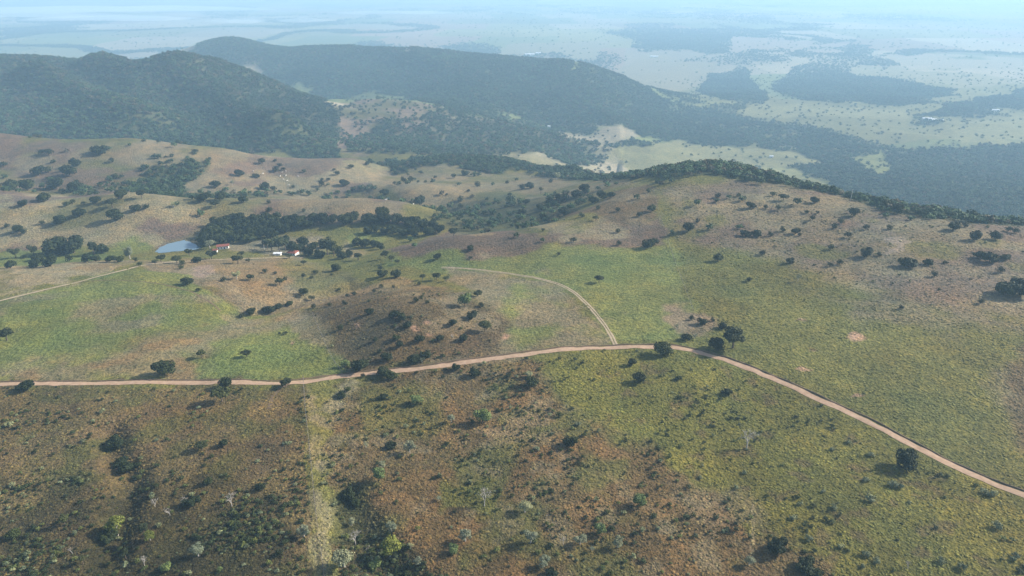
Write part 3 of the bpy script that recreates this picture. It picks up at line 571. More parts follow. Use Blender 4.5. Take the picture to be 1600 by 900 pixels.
PLACES = [  # first polygon that holds the picture point names the spot
 ('in the dense grove below the grassy dome hill', [(300, 392), (330, 345), (440, 328), (600, 326), (695, 348), (695, 372), (610, 366), (540, 366), (470, 368), (400, 378)]),
 ('in the clump beside the two little green fields', [(545, 392), (556, 362), (640, 364), (605, 396)]),
 ('around the red-roofed farmhouse', [(400, 372), (560, 372), (560, 408), (440, 410), (405, 398)]),
 ('along the green valley bottom near the pond', [(-10, 378), (225, 378), (225, 422), (-10, 425)]),
 ('on the orange dry slope below the farmhouses', [(215, 392), (430, 392), (600, 400), (600, 452), (470, 470), (385, 475), (330, 455), (225, 425)]),
 ('in the ravine at the foot of the orange slope', [(340, 470), (460, 455), (560, 440), (580, 470), (470, 500), (350, 505)]),
 ('on the scrubby brown knoll above the dirt road', [(480, 490), (560, 450), (720, 438), (800, 480), (800, 560), (560, 600), (530, 580)]),
 ('on the smooth pasture between ravine and straight road', [(-20, 440), (330, 440), (500, 490), (560, 580), (300, 597), (-20, 597)]),
 ('at the verge of the dirt road', [(-20, 594), (470, 590), (620, 574), (800, 550), (800, 596), (620, 600), (470, 612), (330, 632), (-20, 616)]),
 ('on the bare rise beside the road bend', [(1020, 480), (1160, 480), (1170, 560), (1040, 552)]),
 ('in the dry scrub field beside the wire fence', [(-20, 600), (490, 600), (515, 920), (-20, 920)]),
 ('in the brown scrub beyond the pale fence strip', [(490, 590), (870, 560), (900, 700), (1020, 760), (1290, 830), (1300, 920), (500, 920)]),
 ('on the yellow-green rough pasture below the road', [(850, 545), (1050, 540), (1620, 780), (1620, 920), (1290, 920), (1000, 760), (880, 680)]),
 ('on the rough pasture inside the road bend', [(1050, 470), (1600, 490), (1620, 770), (1200, 585), (1060, 545)]),
 ('on the tan hillside above the pond', [(-20, 303), (390, 303), (440, 338), (330, 378), (-20, 380)]),
 ('on the grassy hillside under the forested ridge', [(-20, 195), (400, 225), (400, 303), (-20, 303)]),
 ('on the pale cattle slope beyond the dome hill', [(400, 235), (600, 240), (590, 306), (400, 306)]),
 ('on the grassy dome hill', [(380, 305), (600, 300), (730, 345), (600, 350), (400, 350)]),
 ('on the rounded hill beyond the wooded gully', [(590, 240), (800, 240), (800, 332), (600, 332)]),
 ('on the dark spur beside the fence corner', [(800, 250), (1045, 280), (1050, 392), (700, 400), (690, 350), (800, 345)]),
 ('on the smooth green pasture beside the pale track', [(590, 385), (1060, 380), (1090, 480), (960, 540), (700, 450), (590, 425)]),
 ('on the dry stony hilltop below the forest edge', [(1030, 280), (1700, 280), (1700, 490), (1100, 490)]),
]
def place_of(x, y):
    for nm, P in PLACES:
        ins = False; n = len(P)
        for i in range(n):
            ax, ay = P[i]; bx, by = P[(i + 1) % n]
            if (ay > y) != (by > y) and x < ax + (y - ay) / (by - ay) * (bx - ax): ins = not ins
        if ins: return nm
    return 'among the wooded slopes'
TREES = []      # (x, y of the foot, crown width) in picture points, kind
def T(kind, *items): TREES.extend((x, y, w, kind) for x, y, w in items)
T('d', (88,399,30),(116,397,32),(38,404,8),(137,410,14),(150,410,14),(172,410,14),(187,410,13),(212,409,8),(109,409,12),(55,418,16),(80,417,20),(17,420,14),(219,416,9),(285,414,10),(308,411,14),(283,421,9),(293,446,18),(350,440,10))
T('d', (125,340,18),(180,346,20),(94,351,16),(66,351,8),(29,364,13),(37,367,10),(11,356,9),(150,319,16),(104,323,10),(114,319,10),(213,330,14),(228,327,12),(190,312,18),(70,316,18),(37,323,13),(131,320,6),(320,316,20),(311,316,10),(346,313,16),(380,318,14))
T('d', (118,261,14),(77,243,12),(66,242,10),(62,275,18),(76,270,12),(108,277,20),(79,283,9),(18,298,20),(43,299,20),(90,297,20),(118,300,20),(175,255,9),(181,280,10),(158,243,20),(150,240,14),(337,294,16),(374,276,14),(398,278,10),(305,240,10),(6,262,12))
T('d', (410,257,12),(432,269,12),(437,261,9),(430,253,7),(443,267,7),(475,270,8),(403,279,10),(415,297,16),(427,299,10),(458,294,7),(503,283,7),(513,283,7),(503,292,12),(522,267,6),(527,274,10),(538,291,15),(574,259,9),(549,264,11),(562,297,10),(619,274,9),(617,289,7),(630,285,11),(642,285,12),(658,272,8),(665,286,7),(680,279,6),(709,279,10),(727,275,14),(746,292,12),(793,287,8),(732,300,7),(698,306,6),(720,315,12),(720,326,12),(602,305,15),(656,321,18),(420,333,12),(420,318,8),(475,331,7))
T('d', (570,388,20),(558,384,18),(585,387,18),(594,390,14),(462,398,20),(482,400,18),(500,404,18),(535,405,16),(546,402,14),(470,392,16),(525,424,17),(493,429,11),(518,431,6),(474,433,9),(487,436,7),(446,438,8),(414,427,9),(430,429,7),(597,434,18),(619,434,16),(595,422,10),(684,406,13),(735,392,13),(735,405,8),(655,446,9),(596,450,9),(615,450,7))
T('d', (815,297,12),(828,295,16),(861,286,9),(840,277,9),(823,320,14),(860,320,14),(875,317,20),(900,310,20),(913,303,18),(845,330,16),(850,345,16),(815,337,14),(805,350,9),(817,357,7),(831,355,6),(849,362,7),(881,338,17),(908,340,12),(928,318,16),(940,312,18),(955,310,14),(965,331,10),(935,327,9),(1013,301,9),(1018,331,14),(999,339,11),(965,364,10),(896,379,12),(967,384,11),(873,400,8),(1013,388,20),(1022,384,14),(1075,363,18),(1090,348,9),(1121,310,11),(1154,308,9),(1173,326,14),(1196,326,9),(1122,408,16),(1191,399,11),(1170,440,11))
T('d', (1207,307,11),(1272,318,13),(1216,329,10),(1260,334,9),(1277,334,6),(1269,345,10),(1334,339,16),(1313,350,11),(1303,358,10),(1325,372,12),(1243,366,13),(1249,369,7),(1222,362,10),(1203,369,9),(1385,328,18),(1401,335,18),(1390,359,11),(1352,359,10),(1490,361,17),(1507,355,10),(1524,376,16),(1555,375,16),(1586,365,12),(1575,362,10),(1437,339,14),(1298,391,12),(1354,402,18),(1373,400,8),(1234,412,13),(1312,414,11),(1296,417,9),(1459,433,10),(1562,426,11),(1407,483,8),(1532,475,9))
T('d', (257,587,30),(354,606,20),(43,611,22),(393,491,14),(378,496,10),(310,456,8),(446,523,8),(437,522,5),(515,479,9),(530,454,7),(543,464,8),(553,462,10),(538,477,10),(585,457,9),(490,482,10),(532,516,12),(578,491,14),(616,498,18),(628,500,16),(637,512,14),(650,473,12),(658,468,8),(668,475,8),(738,499,18),(752,481,12),(708,510,15),(724,533,15),(687,533,13),(655,535,17),(619,532,14),(625,543,13),(586,535,12),(594,552,10),(604,564,20),(563,581,30),(598,588,22),(610,594,20),(665,562,20),(648,568,20),(568,590,9),(543,612,12),(712,579,15),(742,589,19),(795,590,11),(830,604,23),(873,652,12),(987,572,15),(999,598,21),(1034,556,30),(1080,500,9),(1097,508,15),(1113,502,8),(1129,514,14),(1071,532,15),(1118,547,28),(1413,732,34))
T('d', (350,698,14),(331,716,9),(325,757,14),(23,840,16),(437,868,12),(408,765,14),(686,748,10),(733,757,9),(890,697,22))
T('d', (430,386,18), (446,384,18), (455,390,16), (416,384,14), (474,386,18), (490,392,18), (506,388,18), (528,396,16))
T('f', (243,414,11),(252,411,14),(277,412,15),(296,400,13),(331,406,18),(377,401,11),(372,413,18),(388,411,8),(392,438,13),(176,325,18),(222,311,14),(337,325,14),(475,415,11),(437,446,14),(453,404,11),(612,410,12),(621,413,10),(602,404,14),(560,407,14),(660,438,12),(682,438,16),(697,440,12),(709,370,18),(931,345,12),(936,442,16),(1224,314,15),(11,533,19),(315,560,15),(385,558,15),(347,629,27),(475,463,16),(487,470,11),(747,464,15),(758,519,23),(447,606,20),(1145,546,38),(316,704,20))
T('t', (148,399,15),(25,404,13),(54,402,13),(845,303,9),(512,400,26),(522,402,22),(227,838,16),(102,822,13),(130,882,12),(197,874,14))
T('p', (203,406,18),(370,437,14),(363,290,9),(272,325,12),(328,389,17),(870,281,14),(826,590,15),(705,661,15),(572,700,11),(597,732,14),(640,708,20),(686,783,12),(612,832,20),(550,822,13),(538,888,36),(727,847,24),(475,840,24),(653,883,14),(642,857,11),(829,850,24),(906,852,22),(965,857,20),(820,802,24),(925,862,12),(850,887,22),(1170,884,18),(1057,514,10),(1085,530,11),(660,567,10),(1247,440,12),(310,870,22))
T('g', (727,481,24),(539,574,15),(650,632,20),(754,661,27),(593,752,22),(998,792,24),(938,834,18),(588,888,20),(262,892,14),(345,893,9),(709,864,18))
T('y', (184,838,26),(610,872,34),(235,845,14))
T('b', (288,788,14),(265,806,13),(243,792,14),(362,792,17),(113,866,14),(226,884,12),(757,792,26),(555,852,20),(572,862,14),(853,808,11),(1166,702,28),(708,530,10),(619,515,8),(880,852,14),(1418,890,16))
T('u', (180,701,26),(200,738,26),(190,728,20),(420,489,20),(435,483,16),(453,478,14),(545,779,24),(556,790,18),(170,845,26),(1419,418,24),(1450,414,14),(1477,412,8),(1546,411,22),(1532,404,16),(1570,406,14),(1578,463,38),(1590,446,18),(1165,370,18),(1182,370,16),(1213,862,32),(1257,892,32),(862,903,22),(533,622,17),(598,624,17),(637,634,11),(610,701,18),(300,790,24),(1135,617,16),(1060,594,13),(1275,902,20),(95,398,20),(160,396,22),(60,408,18))
T('s', (1360,713,11),(1352,752,11),(1393,761,14),(1405,763,11),(1360,784,16),(1303,795,11),(1240,812,12),(1262,844,12),(1314,856,11),(1353,869,12),(1369,879,12),(1348,887,8),(1538,772,13),(1552,775,13),(1557,826,14),(1470,879,11),(1503,889,12),(1420,786,7),(1326,693,9),(1300,704,8),(1586,871,10),(839,703,11),(445,695,9),(520,730,9),(506,757,9),(686,745,9),(733,755,9),(15,667,12),(160,645,9),(20,760,9),(387,808,8),(381,884,7),(245,689,7),(903,665,11),(1094,748,8),(1163,740,9),(1250,790,9),(1286,770,8))
rs = np.random.default_rng(11)
def pts_in(pix, dx, dy, wmin, wmax, kind):
    xs = [p[0] for p in pix]; ys = [p[1] for p in pix]; y = min(ys); r = 0
    P = np.array(pix, float)
    while y < max(ys):
        x = min(xs) + (r % 2) * dx / 2
        while x < max(xs):
            q = (x + rs.normal() * dx * .18, y + rs.normal() * dy * .18)
            if poly_sd(P, np.array([q[0]]), np.array([q[1]]))[0] > 0: T(kind, (q[0], q[1] + 4, wmin + (wmax - wmin) * rs.random()))
            x += dx
        y += dy; r += 1
pts_in([(308, 384), (322, 358), (365, 344), (420, 344), (520, 340), (600, 338), (650, 344), (692, 358), (688, 366), (650, 364), (620, 352), (530, 351), (470, 356), (430, 370), (345, 386)], 16, 8, 19, 24, 'd')
T('d', (600, 366, 16), (614, 366, 18), (630, 368, 17), (645, 370, 18), (575, 366, 14), (588, 364, 14))
SEEN = set()
def put_tree(kind, loc, diam, label, group, small, squash=1.0):
    key = kind + ('-' if small else ''); tr, cr = VAR[key][rs.integers(len(VAR[key]))]
    e = bpy.data.objects.new(NAME[kind], None); col.objects.link(e); e.empty_display_size = .1
    e.location = loc; e.rotation_euler = (0, 0, rs.random() * 6.28); e.scale = (diam * (.92 + .16 * rs.random()), diam * (.92 + .16 * rs.random()), diam * squash)
    e['label'] = label; e['category'] = CAT.get(kind, 'tree'); e['group'] = group
    link('trunk' if kind not in 'us' else 'stem', tr, e); link('crown' if kind not in 'usb' else ('branches' if kind == 'b' else 'foliage'), cr, e)
    return e
XY = hit([t[0] for t in TREES], [t[1] - .06 * t[2] for t in TREES])
TD = np.array([t[2] / FPX * math.dist(P, (0, 0, CAM_H)) for t, P in zip(TREES, XY)])
TREE_XY = []
for i, ((x, y, w, kd), P) in enumerate(zip(TREES, XY)):
    diam = TD[i]; spot = place_of(x, y); sq = .86 + .32 * rs.random()
    dist = np.hypot(XY[:, 0] - P[0], XY[:, 1] - P[1]) / (.5 * (TD + diam)); dist[i] = 9e9; near = dist.min()
    big = 'large ' if diam > 9.5 else ('small ' if diam < 5 else '')
    stand = 'lone ' if near > 3.2 else ('crowded ' if near < 1.05 else '')
    form = 'squat ' if sq < .96 else ('high-crowned ' if sq > 1.08 else '')
    lb = stand + ('' if kd == 's' else big) + form + LOOK[kd] + ' ' + spot
    put_tree(kd, (P[0], P[1], P[2] - .05), diam * 1.04, lb, {'u': 'bushes', 's': 'shrubs'}.get(kd, 'trees') + ' ' + spot, w < 13, sq)
    TREE_XY.append((P[0], P[1], diam))
TREE_XY = np.array(TREE_XY)
print('trees', len(TREES), round(time.time() - T0, 1))

# palms by the farmhouse
def make_palm(seed):
    rs_ = np.random.default_rng(seed); v, f = tube([(0, 0, -.3), (.1, 0, 3), (.15, .1, 6.5)], (.24, .18, .15), 7); parts = []
    for i in range(20):
        a = i * 2.4; el = .9 - 1.5 * (i / 20); L = 3.2; pts = []
        for t in np.linspace(0, 1, 6): pts.append((math.cos(a) * L * t * math.cos(el * (1 - .3 * t)), math.sin(a) * L * t * math.cos(el), 6.5 + L * t * math.sin(el) - 1.6 * t * t))
        pts = np.array(pts); side = np.array([-math.sin(a), math.cos(a), 0]); V = []
        for k, p in enumerate(pts):
            wd = .55 * math.sin(math.pi * (.12 + .86 * k / 5)); V += [p - side * wd - (0, 0, wd * .5), p, p + side * wd - (0, 0, wd * .5)]
        ii = np.arange(18).reshape(6, 3); parts.append((np.array(V), np.stack([ii[:-1, :-1], ii[:-1, 1:], ii[1:, 1:], ii[1:, :-1]], -1).reshape(-1, 4)))
    w, g = join(parts); return np_mesh('trunk', v, f, M['bark'], True), leaf_mesh('fronds', w, g, np.full(len(w), .6), M['spread'])
pt, pf = make_palm(1)
for (x, y, s) in ((437, 394, 1.25), (425, 392, 1.0), (446, 392, 1.05), (418, 390, .9)):
    s *= 1.45; P = hit(x, y)[0]; e = bpy.data.objects.new('palm_tree', None); col.objects.link(e); e.location = P; e.scale = (s, s, s); e.rotation_euler = (0, 0, x)
    e['label'] = 'feathery palm tree beside the red-roofed farmhouse'; e['category'] = 'palm tree'; e['group'] = 'palms beside the farmhouse'
    link('trunk', pt, e); link('fronds', pf, e)

# ------------------------------------------------------------------ masses nobody could count: forests, scattered far trees, tussocks
import bmesh
def blob_mesh(seed, sub=2, amp=.34, squash=.8, mat=None):
    bm = bmesh.new(); bmesh.ops.create_icosphere(bm, subdivisions=sub, radius=.5); rs_ = np.random.default_rng(seed); off = rs_.random(3) * 50
    for v in bm.verts:
        p = np.array(v.co); q = p * 5 + off
        nz = float(vnoise(np.array([q[0] + q[2] * .7]), np.array([q[1] - q[2] * .6]), seed)[0]) - .5; n2 = float(vnoise(np.array([q[0] * 2.3 + q[2]]), np.array([q[1] * 2.3 - q[2]]), seed + 1)[0]) - .5
        v.co = v.co * (1 + amp * nz * 1.6 + amp * n2); v.co.z = v.co.z * squash + .34
    me = bpy.data.meshes.new('crown'); bm.to_mesh(me); bm.free(); me.materials.append(mat)
    a = me.attributes.new('leaf', 'FLOAT', 'POINT'); a.data.foreach_set('value', rs_.random(len(me.vertices)).astype(np.float32)); return me
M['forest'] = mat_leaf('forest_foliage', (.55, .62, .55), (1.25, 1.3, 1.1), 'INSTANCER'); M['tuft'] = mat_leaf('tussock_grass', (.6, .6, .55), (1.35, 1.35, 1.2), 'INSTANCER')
def source(meshes):
    c = bpy.data.collections.new('kit')
    for me in meshes: c.objects.link(bpy.data.objects.new(me.name, me))
    return c
def scatter(name, P, S, rot, tint, coll, nvar, label=None):
    me = bpy.data.meshes.new(name); me.vertices.add(len(P)); me.vertices.foreach_set('co', np.asarray(P, np.float32).ravel())
    def attr(nm, tp, key, val): a = me.attributes.new(nm, tp, 'POINT'); a.data.foreach_set(key, np.asarray(val).ravel())
    attr('scl', 'FLOAT_VECTOR', 'vector', np.asarray(S, np.float32)); attr('rot', 'FLOAT_VECTOR', 'vector', np.c_[np.zeros((len(P), 2)), rot].astype(np.float32))
    attr('tint', 'FLOAT_COLOR', 'color', np.c_[tint, np.ones(len(P))].astype(np.float32)); attr('pick', 'INT', 'value', rng.integers(0, nvar, len(P)).astype(np.int32))
    g = bpy.data.node_groups.new(name, 'GeometryNodeTree'); g.interface.new_socket('Geometry', in_out='INPUT', socket_type='NodeSocketGeometry'); g.interface.new_socket('Geometry', in_out='OUTPUT', socket_type='NodeSocketGeometry')
    i = g.nodes.new('NodeGroupInput'); o = g.nodes.new('NodeGroupOutput'); ci = g.nodes.new('GeometryNodeCollectionInfo'); ci.inputs['Collection'].default_value = coll; ci.inputs['Separate Children'].default_value = True; ci.inputs['Reset Children'].default_value = True
    ip = g.nodes.new('GeometryNodeInstanceOnPoints'); ip.inputs['Pick Instance'].default_value = True
    def named(nm, tp):
        a = g.nodes.new('GeometryNodeInputNamedAttribute'); a.data_type = tp; a.inputs['Name'].default_value = nm; return a.outputs[0]
    g.links.new(i.outputs[0], ip.inputs['Points']); g.links.new(ci.outputs[0], ip.inputs['Instance']); g.links.new(named('pick', 'INT'), ip.inputs['Instance Index'])
    g.links.new(named('scl', 'FLOAT_VECTOR'), ip.inputs['Scale']); g.links.new(named('rot', 'FLOAT_VECTOR'), ip.inputs['Rotation']); g.links.new(ip.outputs[0], o.inputs[0])
    ob = link(name, me, kind='stuff', label=label); md = ob.modifiers.new('scatter', 'NODES'); md.node_group = g; return ob
FORTINT = np.array((.047, .074, .038))
# candidates: constant spacing near, wider clumps of crowns far away
def candidates(n, y0, y1, u0=-1.0, u1=1.0, flat=False):
    u = u0 + (u1 - u0) * rng.random(n)
    if flat: y = np.sqrt(y0 ** 2 + (y1 ** 2 - y0 ** 2) * rng.random(n))
    else: y = np.exp(math.log(y0) + math.log(y1 / y0) * rng.random(n))
    return u * y, y
def forest_layer(name, y0, y1, crown, spacing, coll, nvar, thr=.06, sparse=.02, label=None, squash=(.75, 1.15)):
    """crowns over the forest cover between two distances; crown and spacing may grow with distance (functions of y)"""
    ys = np.exp(np.linspace(math.log(y0), math.log(y1), 30)); P = []
    for a, b in zip(ys[:-1], ys[1:]):
        ym = math.sqrt(a * b); s = spacing(ym); n = int((b * b - a * a) / 2 * 1.9 / s ** 2)
        x, y = candidates(n, a, b, -.95, .95, True); d = sample(FOREST, x, y); keep = rng.random(len(x)) < np.where(d > thr, d, sparse * (.3 + 1.4 * (vnoise(x / (ym * .1), y / (ym * .1), 91) > .55)))
        keep &= ~((np.abs(x - pp[:, 0].mean()) < 60) & (np.abs(y - pp[:, 1].mean()) < 60)); x, y = x[keep], y[keep]; P.append(np.c_[x, y, height(x, y), np.full(len(x), crown(ym))])
    P = np.concatenate(P); v = visible(P[:, 0], P[:, 1], P[:, 2] + 9); P = P[v]
    q = .65 + .7 * rng.random(len(P)); d = P[:, 3] * q
    hgt = np.minimum(d, 9 + .16 * d) * (squash[0] + (squash[1] - squash[0]) * rng.random(len(P)))
    big = fbm(P[:, 0], P[:, 1], 160, 3, 77); tint = FORTINT * (1 + .5 * big[:, None]) * (.6 + .8 * rng.random((len(P), 1))); brown = rng.random(len(P)) <   .07 + .10 * (big > .15) + .18 * sstep(-110, -30, P[:, 2]) * (P[:, 1] > 1150)
    tint[brown] = np.array((.092, .076, .052)) * (.8 + .4 * rng.random((brown.sum(), 1)))
    return scatter(name, P[:, :3] - (0, 0, .4), np.c_[d, d, hgt], rng.random(len(P)) * 6.28, tint, coll, nvar, label), len(P)
def leafy_blob(seed, n=110):
    rs_ = np.random.default_rng(seed); L = lobes_round(rs_, 6, .46, .3, .28, (.2, .28)); V, Fq, lf = leaf_cloud(n, L, .085, rs_, .8, .5); return leaf_mesh('crown', V, Fq, lf, M['forest'])
KF = source([leafy_blob(i) for i in range(6)]); KB = source([blob_mesh(i, 2, .5, .8, M['forest']) for i in range(6)])
o1 = forest_layer('forest', 470, 1150, lambda y: 7.0, lambda y: 5.0, KF, 6, sparse=.007)
o2 = forest_layer('forest', 1130, 3400, lambda y: 8.5, lambda y: 6.4, KF, 6, sparse=.014)
o3 = forest_layer('forest', 3400, 20000, lambda y: 11 * (y / 3400) ** .8, lambda y: 9 * (y / 3400) ** .9, KF, 6, sparse=.005)
print('forest', o1[1], o2[1], o3[1], round(time.time() - T0, 1))
# tussocks and low scrub on the rough pastures
ROUGH = np.zeros(ZG.shape)
for pix, a in ((FL, .9), (FM, .9), (FR, 1.0), (HILL, .7), ([(1050, 390), (1200, 395), (1500, 480), (2000, 480), (2000, 900), (1600, 768), (1240, 598), (1090, 545), (1075, 490)], .9), (KN, .5)): ROUGH = np.maximum(ROUGH, mask(pix, 4) * a)
ROUGH = np.maximum(ROUGH, .05)
for pix in (LP_, CPA): ROUGH *= 1 - .9 * mask(pix, 4)
ROADM = np.zeros(ZG.shape)
rl = smooth_line(hit([p[0] for p in ROAD], [p[1] for p in ROAD])[:, :2], 2.0)
def off_road(x, y):
    k = np.ones(len(x), bool)
    for i in range(0, len(x), 8000): k[i:i + 8000] = (((x[i:i + 8000, None] - rl[:, 0]) ** 2 + (y[i:i + 8000, None] - rl[:, 1]) ** 2).min(1) > 2.9 ** 2)
    return k
def tuft_mesh(seed):
    me = blob_mesh(seed, 2, .55, .55, M['tuft'])
    for v in me.vertices: v.co.z = max(v.co.z - .30, -.06); v.co.x *= 1.1; v.co.y *= 1.1
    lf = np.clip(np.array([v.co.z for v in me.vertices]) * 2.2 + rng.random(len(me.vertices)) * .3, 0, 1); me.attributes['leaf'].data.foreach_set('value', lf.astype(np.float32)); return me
KT = source([tuft_mesh(i) for i in range(5)])
P = []
for (y0, y1, sp) in ((125, 200, 1.0), (200, 300, 1.2), (300, 420, 1.6), (420, 680, 2.4)):
    n_ = int((y1 ** 2 - y0 ** 2) / 2 * 2.4 / sp ** 2); x, y = candidates(n_, y0, y1, -1.2, 1.2, True); k = rng.random(n_) < sample(ROUGH, x, y); P.append(np.c_[x[k], y[k], np.full(k.sum(), sp)])
P = np.concatenate(P); P = P[off_road(P[:, 0], P[:, 1])]
zz = height(P[:, 0], P[:, 1]); tint = np.stack([sample(COL[..., k], P[:, 0], P[:, 1]) for k in range(3)], 1)
v = .6 + .55 * rng.random((len(P), 1)); clump = fbm(P[:, 0], P[:, 1], 7, 2, 81)[:, None]; tint = tint * v * (1 + .25 * clump) * (1.0, 1.02, .95)
s = (.45 + .65 * rng.random(len(P)) ** 1.5) * (P[:, 2] / 1.3) ** .6
scatter('tussock_grass', np.c_[P[:, :2], zz], np.c_[s, s, s * (.55 + .55 * rng.random(len(P)))], rng.random(len(P)) * 6.28, tint, KT, 5, 'tussocks of rough grass over the pastures')
# low scrub: knee-high bushes in the scrub fields
KS = source([leafy_blob(40 + i, 130) for i in range(5)])
xa, ya = candidates(30000, 300, 520, -1.1, 1.1, True); xb, yb = candidates(90000, 128, 300, -1.2, 1.2, True); x = np.r_[xa, xb]; y = np.r_[ya, yb]
SCR = np.maximum(np.maximum(mask(FL, 4) * .10, mask(FM, 4) * .085), np.maximum(mask(FR, 4) * .035, np.maximum(mask(KN, 8) * .10, mask(HILL, 6) * .07)))
dk = mask([(-200, 740), (260, 730), (470, 750), (480, 1000), (-200, 1000)], 20) + mask([(530, 770), (580, 770), (700, 930), (540, 930)], 10)
d = sample(SCR + dk * .34, x, y) * (.2 + 1.4 * sstep(-.1, .35, fbm(x, y, 22, 3, 83))); k = (rng.random(len(x)) < d) & off_road(x, y); x, y = x[k], y[k]
s = .7 + 1.7 * rng.random(len(x)) ** 2.6; tn = rng.random((len(x), 1)); tint = np.where(tn < .62, np.array((.035, .045, .02)), np.where(tn < .85, np.array((.09, .10, .035)), np.array((.15, .16, .10)))) * (.7 + .6 * rng.random((len(x), 1)))
scatter('low_scrub', np.c_[x, y, height(x, y) - .05], np.c_[s, s, s * .8], rng.random(len(x)) * 6.28, tint, KS, 5, 'knee-high scrub scattered over the dry fields')
print('scrub', len(P), len(x), round(time.time() - T0, 1))

# ------------------------------------------------------------------ fences
M['wood'] = mat_plain('weathered_post', (.13, .105, .085)); M['wire'] = mat_plain('steel_wire', (.2, .2, .2), .5)
pv_, pf_ = tube([(0, 0, -.4), (0, 0, .7), (0, 0, 1.45)], (.11, .10, .09), 6); pf_ = np.concatenate([pf_, [[12, 13, 14, 15], [12, 15, 16, 17]]]); post = np_mesh('post', pv_, pf_, M['wood'])
def fence(pix, step, label):
    H = hit([p[0] for p in pix], [p[1] for p in pix]); L = smooth_line(H[:, :2], step); Z = height(L[:, 0], L[:, 1]); o = np.array([L[0, 0], L[0, 1], Z[0]])
    e = bpy.data.objects.new('wire_fence', None); col.objects.link(e); e.location = o; e['label'] = label; e['category'] = 'fence'
    for (x, y), z in zip(L, Z): p = link('post', post, e, np.array([x, y, z]) - o); p.rotation_euler = (rs.normal() * .04, rs.normal() * .04, rs.random() * 3)
    for h in (.5, .9, 1.3):
        v, f = tube(np.c_[L, Z + h] - o, np.full(len(L), .018), 4); link('wire', np_mesh('wire', v, f, M['wire']), e)
fence([(474, 590), (477, 640), (486, 720), (493, 800), (503, 870), (510, 930)], 4.5, 'wire fence with wooden posts along the pale grassy strip')
fence([(1019, 292), (1030, 335), (1045, 382), (1066, 440), (1086, 494)], 7, 'wire fence dividing the dark spur from the dry hilltop')
fence([(488, 490), (498, 515), (515, 555), (535, 584)], 6, 'wire fence between the smooth pasture and the scrubby knoll')

# ------------------------------------------------------------------ farm buildings, poles, cattle
M['white'] = mat_plain('limewashed_wall', (.78, .76, .72), .85, .08, .6); M['tile'] = mat_plain('red_clay_tile', (.21, .075, .055), .9, .4, 2.5); M['metal'] = mat_plain('pale_metal_roof', (.62, .64, .66), .6, .06, .3); M['dark_opening'] = mat_plain('dark_opening', (.03, .03, .035), .4); M['doorwood'] = mat_plain('painted_door', (.08, .12, .18)); M['concrete'] = mat_plain('pole_concrete', (.45, .43, .4))
def prism_roof(L, Wd, z, h, over, hip=0, th=.18):
    a, b = L / 2 + over, Wd / 2 + over; r = a - hip
    V = [(-a, -b, z), (a, -b, z), (a, b, z), (-a, b, z), (-r, 0, z + h), (r, 0, z + h)]; V += [(x, y, q - th) for x, y, q in V[:4]]
    return V, [(0, 1, 5, 4), (2, 3, 4, 5), (1, 2, 5), (3, 0, 4), (9, 8, 7, 6), (0, 6, 7, 1), (1, 7, 8, 2), (2, 8, 9, 3), (3, 9, 6, 0)]
def pm(name, V, F_, mat): me = bpy.data.meshes.new(name); me.from_pydata(V, [], F_); me.materials.append(mat); me.update(); return me
def house(name, x, y, L, Wd, h, rz, label, cat, roof='tile', rh=1.9, hip=0, windows=3, door=True, group=None):
    P = hit(x, y)[0]; e = bpy.data.objects.new(name, None); col.objects.link(e); e.location = (P[0], P[1], P[2] + .1); e.rotation_euler = (0, 0, rz); e['label'] = label; e['category'] = cat
    if group: e['group'] = group
    w = link('wall', box_mesh('wall', (-L / 2, -Wd / 2, -2.5), (L / 2, Wd / 2, h), M['white']), e)
    V, F_ = prism_roof(L, Wd, h + .15, rh, .5 if L < 30 else 1.0, hip); link('roof', pm('roof', V, F_, M[roof]), e)
    n_ = windows + (1 if door else 0)
    for i in range(n_):
        xx = -L / 2 + L * (i + .5) / n_; isd = door and i == n_ // 2; wd, z0, z1 = (.5, 0, 2.1) if isd else (.40 * max(1, L / 14), 1.0 * max(1, h / 3), 2.0 * max(1, h / 3.2))
        o = link('door' if isd else 'window', box_mesh('opening', (xx - wd, -Wd / 2 - .06, z0), (xx + wd, -Wd / 2 + .1, z1), M['doorwood' if isd else 'dark_opening']), e)
    return e
house('farmhouse', 349, 388.5, 9.0, 4.4, 2.7, .3, 'white farmhouse with a red tiled roof near the pond', 'house', rh=1.2, windows=3)
house('farmhouse', 458, 398, 7.5, 5.8, 2.4, -.25, 'red hip-roofed farmhouse tucked against dark trees', 'house', hip=2.5, rh=1.8, windows=2)
house('storage_shed', 434, 398.5, 5.5, 3, 1.6, .05, 'low shed with a pale metal roof near the palms', 'shed', 'metal', .5, windows=1, door=False)
house('outbuilding', 337, 394, 3, 2.4, 1.9, .1, 'tiny red-roofed outbuilding beside the white farmhouse', 'shed', rh=.8, windows=1, door=False)
for i, (x, y, L, Wd, h, lb) in enumerate(((828, 86.5, 75, 26, 9, 'long white-roofed barn on the plain behind the far ridge'), (841, 84.5, 40, 20, 8, 'shorter white-roofed barn next to the long barn'), (1022, 89.5, 60, 20, 7, 'single white-roofed shed alone in the pale field'), (1448, 187.5, 34, 14, 6, 'white-roofed farm shed by the woodland belt'), (1458, 188.5, 26, 10, 5, 'second white roof in the farmyard by the woodland belt'), (1470, 188.5, 18, 8, 4, 'smallest white roof in the farmyard by the woodland belt'), (1555, 173.5, 30, 9, 5, 'white-roofed shed under the distant woodland edge'), (1205, 246, 11, 7, 4, 'white cottage on the open field beyond the forest'), (858, 199, 13, 8, 4, 'white cottage below the far forested ridge'))):
    house('barn' if L > 15 else 'cottage', x, y, L * .75, Wd * .7, h * .8, .15 - .1 * i % .4, lb, 'barn' if L > 15 else 'house', 'metal', h * .45, windows=4, door=True)
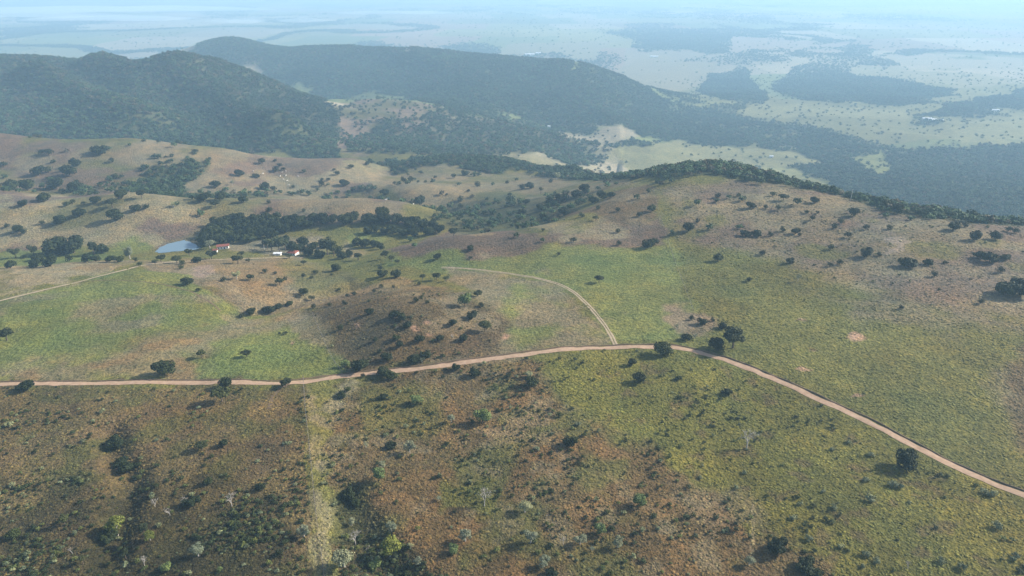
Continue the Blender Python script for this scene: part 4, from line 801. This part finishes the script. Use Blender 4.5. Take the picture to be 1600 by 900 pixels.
def pole(x, y, h, label):
    P = hit(x, y)[0]; e = bpy.data.objects.new('utility_pole', None); col.objects.link(e); e.location = P; e['label'] = label; e['category'] = 'pole'
    v, f = tube([(0, 0, -.5), (0, 0, h)], (.2, .13), 8); link('shaft', np_mesh('shaft', v, f, M['concrete'], True), e); link('crossarm', box_mesh('crossarm', (-1.1, -.08, h - .7), (1.1, .08, h - .5), M['wood']), e)
pole(1329, 313, 9, 'pale utility pole standing at the forest edge'); pole(413, 390, 7, 'pale pole in the yard between the farmhouses')
M['hide'] = mat_plain('white_cattle_hide', (.72, .69, .63), .8, .1)
def cow_mesh():
    parts = [tube([(-1.1, 0, 1.0), (-.9, 0, 1.05), (-.2, 0, 1.0), (.5, 0, 1.08), (.85, 0, 1.15), (1.1, 0, 1.25), (1.45, 0, 1.15), (1.7, 0, .95)], (.12, .36, .42, .40, .30, .2, .17, .1), 8)]
    for x in (-.8, .55):
        for y in (-.2, .2): parts.append(tube([(x, y, .9), (x - .03, y, .45), (x, y, -.05)], (.15, .08, .07), 6))
    parts.append(tube([(-1.1, 0, 1.15), (-1.25, 0, .6)], (.05, .03), 4)); v, f = join(parts); return np_mesh('cow', v, f, M['hide'], True)
cm = cow_mesh()
for i, (x, y) in enumerate(((441, 270), (447, 275), (443, 281), (449, 283), (447, 268), (451, 290), (438, 276), (466, 276), (411, 272), (396, 268), (603, 313), (646, 320))):
    P = hit(x, y)[0]; sp = 'on the pale slope beyond the dome hill' if i < 10 else 'on top of the grassy dome hill'; o = link('cow', cm, None, P, 'white cow grazing ' + sp, 'cow', 'cattle ' + sp); o.rotation_euler = (0, 0, i * 1.3)

# low morning mist lying on the far plain: thin lens-shaped banks
mm = bpy.data.materials.new('ground_mist'); mm.use_nodes = True; nt = mm.node_tree; nt.nodes.remove(nt.nodes['Principled BSDF'])
pv = nt.nodes.new('ShaderNodeVolumePrincipled'); pv.inputs['Color'].default_value = (.96, .98, 1.0, 1); pv.inputs['Density'].default_value = .0018; nt.links.new(pv.outputs[0], nt.nodes['Material Output'].inputs['Volume'])
def lens(seed):
    bm = bmesh.new(); bmesh.ops.create_icosphere(bm, subdivisions=4, radius=1)
    for v in bm.verts:
        r = math.hypot(v.co.x, v.co.y); a = math.atan2(v.co.y, v.co.x); k = 1 + .18 * math.sin(3 * a + seed) + .12 * math.sin(5 * a + 2 * seed) + .07 * math.sin(9 * a + seed * 3)
        v.co.x *= k; v.co.y *= k; v.co.z = (v.co.z * abs(v.co.z) ** .6) * (1 + .3 * math.sin(4 * v.co.x + seed))
    me = bpy.data.meshes.new('mist_bank'); bm.to_mesh(me); bm.free(); me.materials.append(mm); return me
for i, (x, y, L, D, h) in enumerate(((60, 19, 1500, 900, 34), (260, 17, 1300, 700, 30), (180, 32, 900, 420, 24), (375, 37, 260, 200, 30), (470, 36, 260, 160, 26), (-120, 30, 900, 500, 28), (620, 22, 700, 300, 20), (90, 27, 700, 300, 22))):
    P = hit(x, y)[0]; o = link('mist_bank', lens(i * 1.7), None, (P[0], P[1], P[2] + h * .9), kind='stuff', label='thin white mist bank lying on the far plain'); o.scale = (L, D, h)
print('done', round(time.time() - T0, 1))
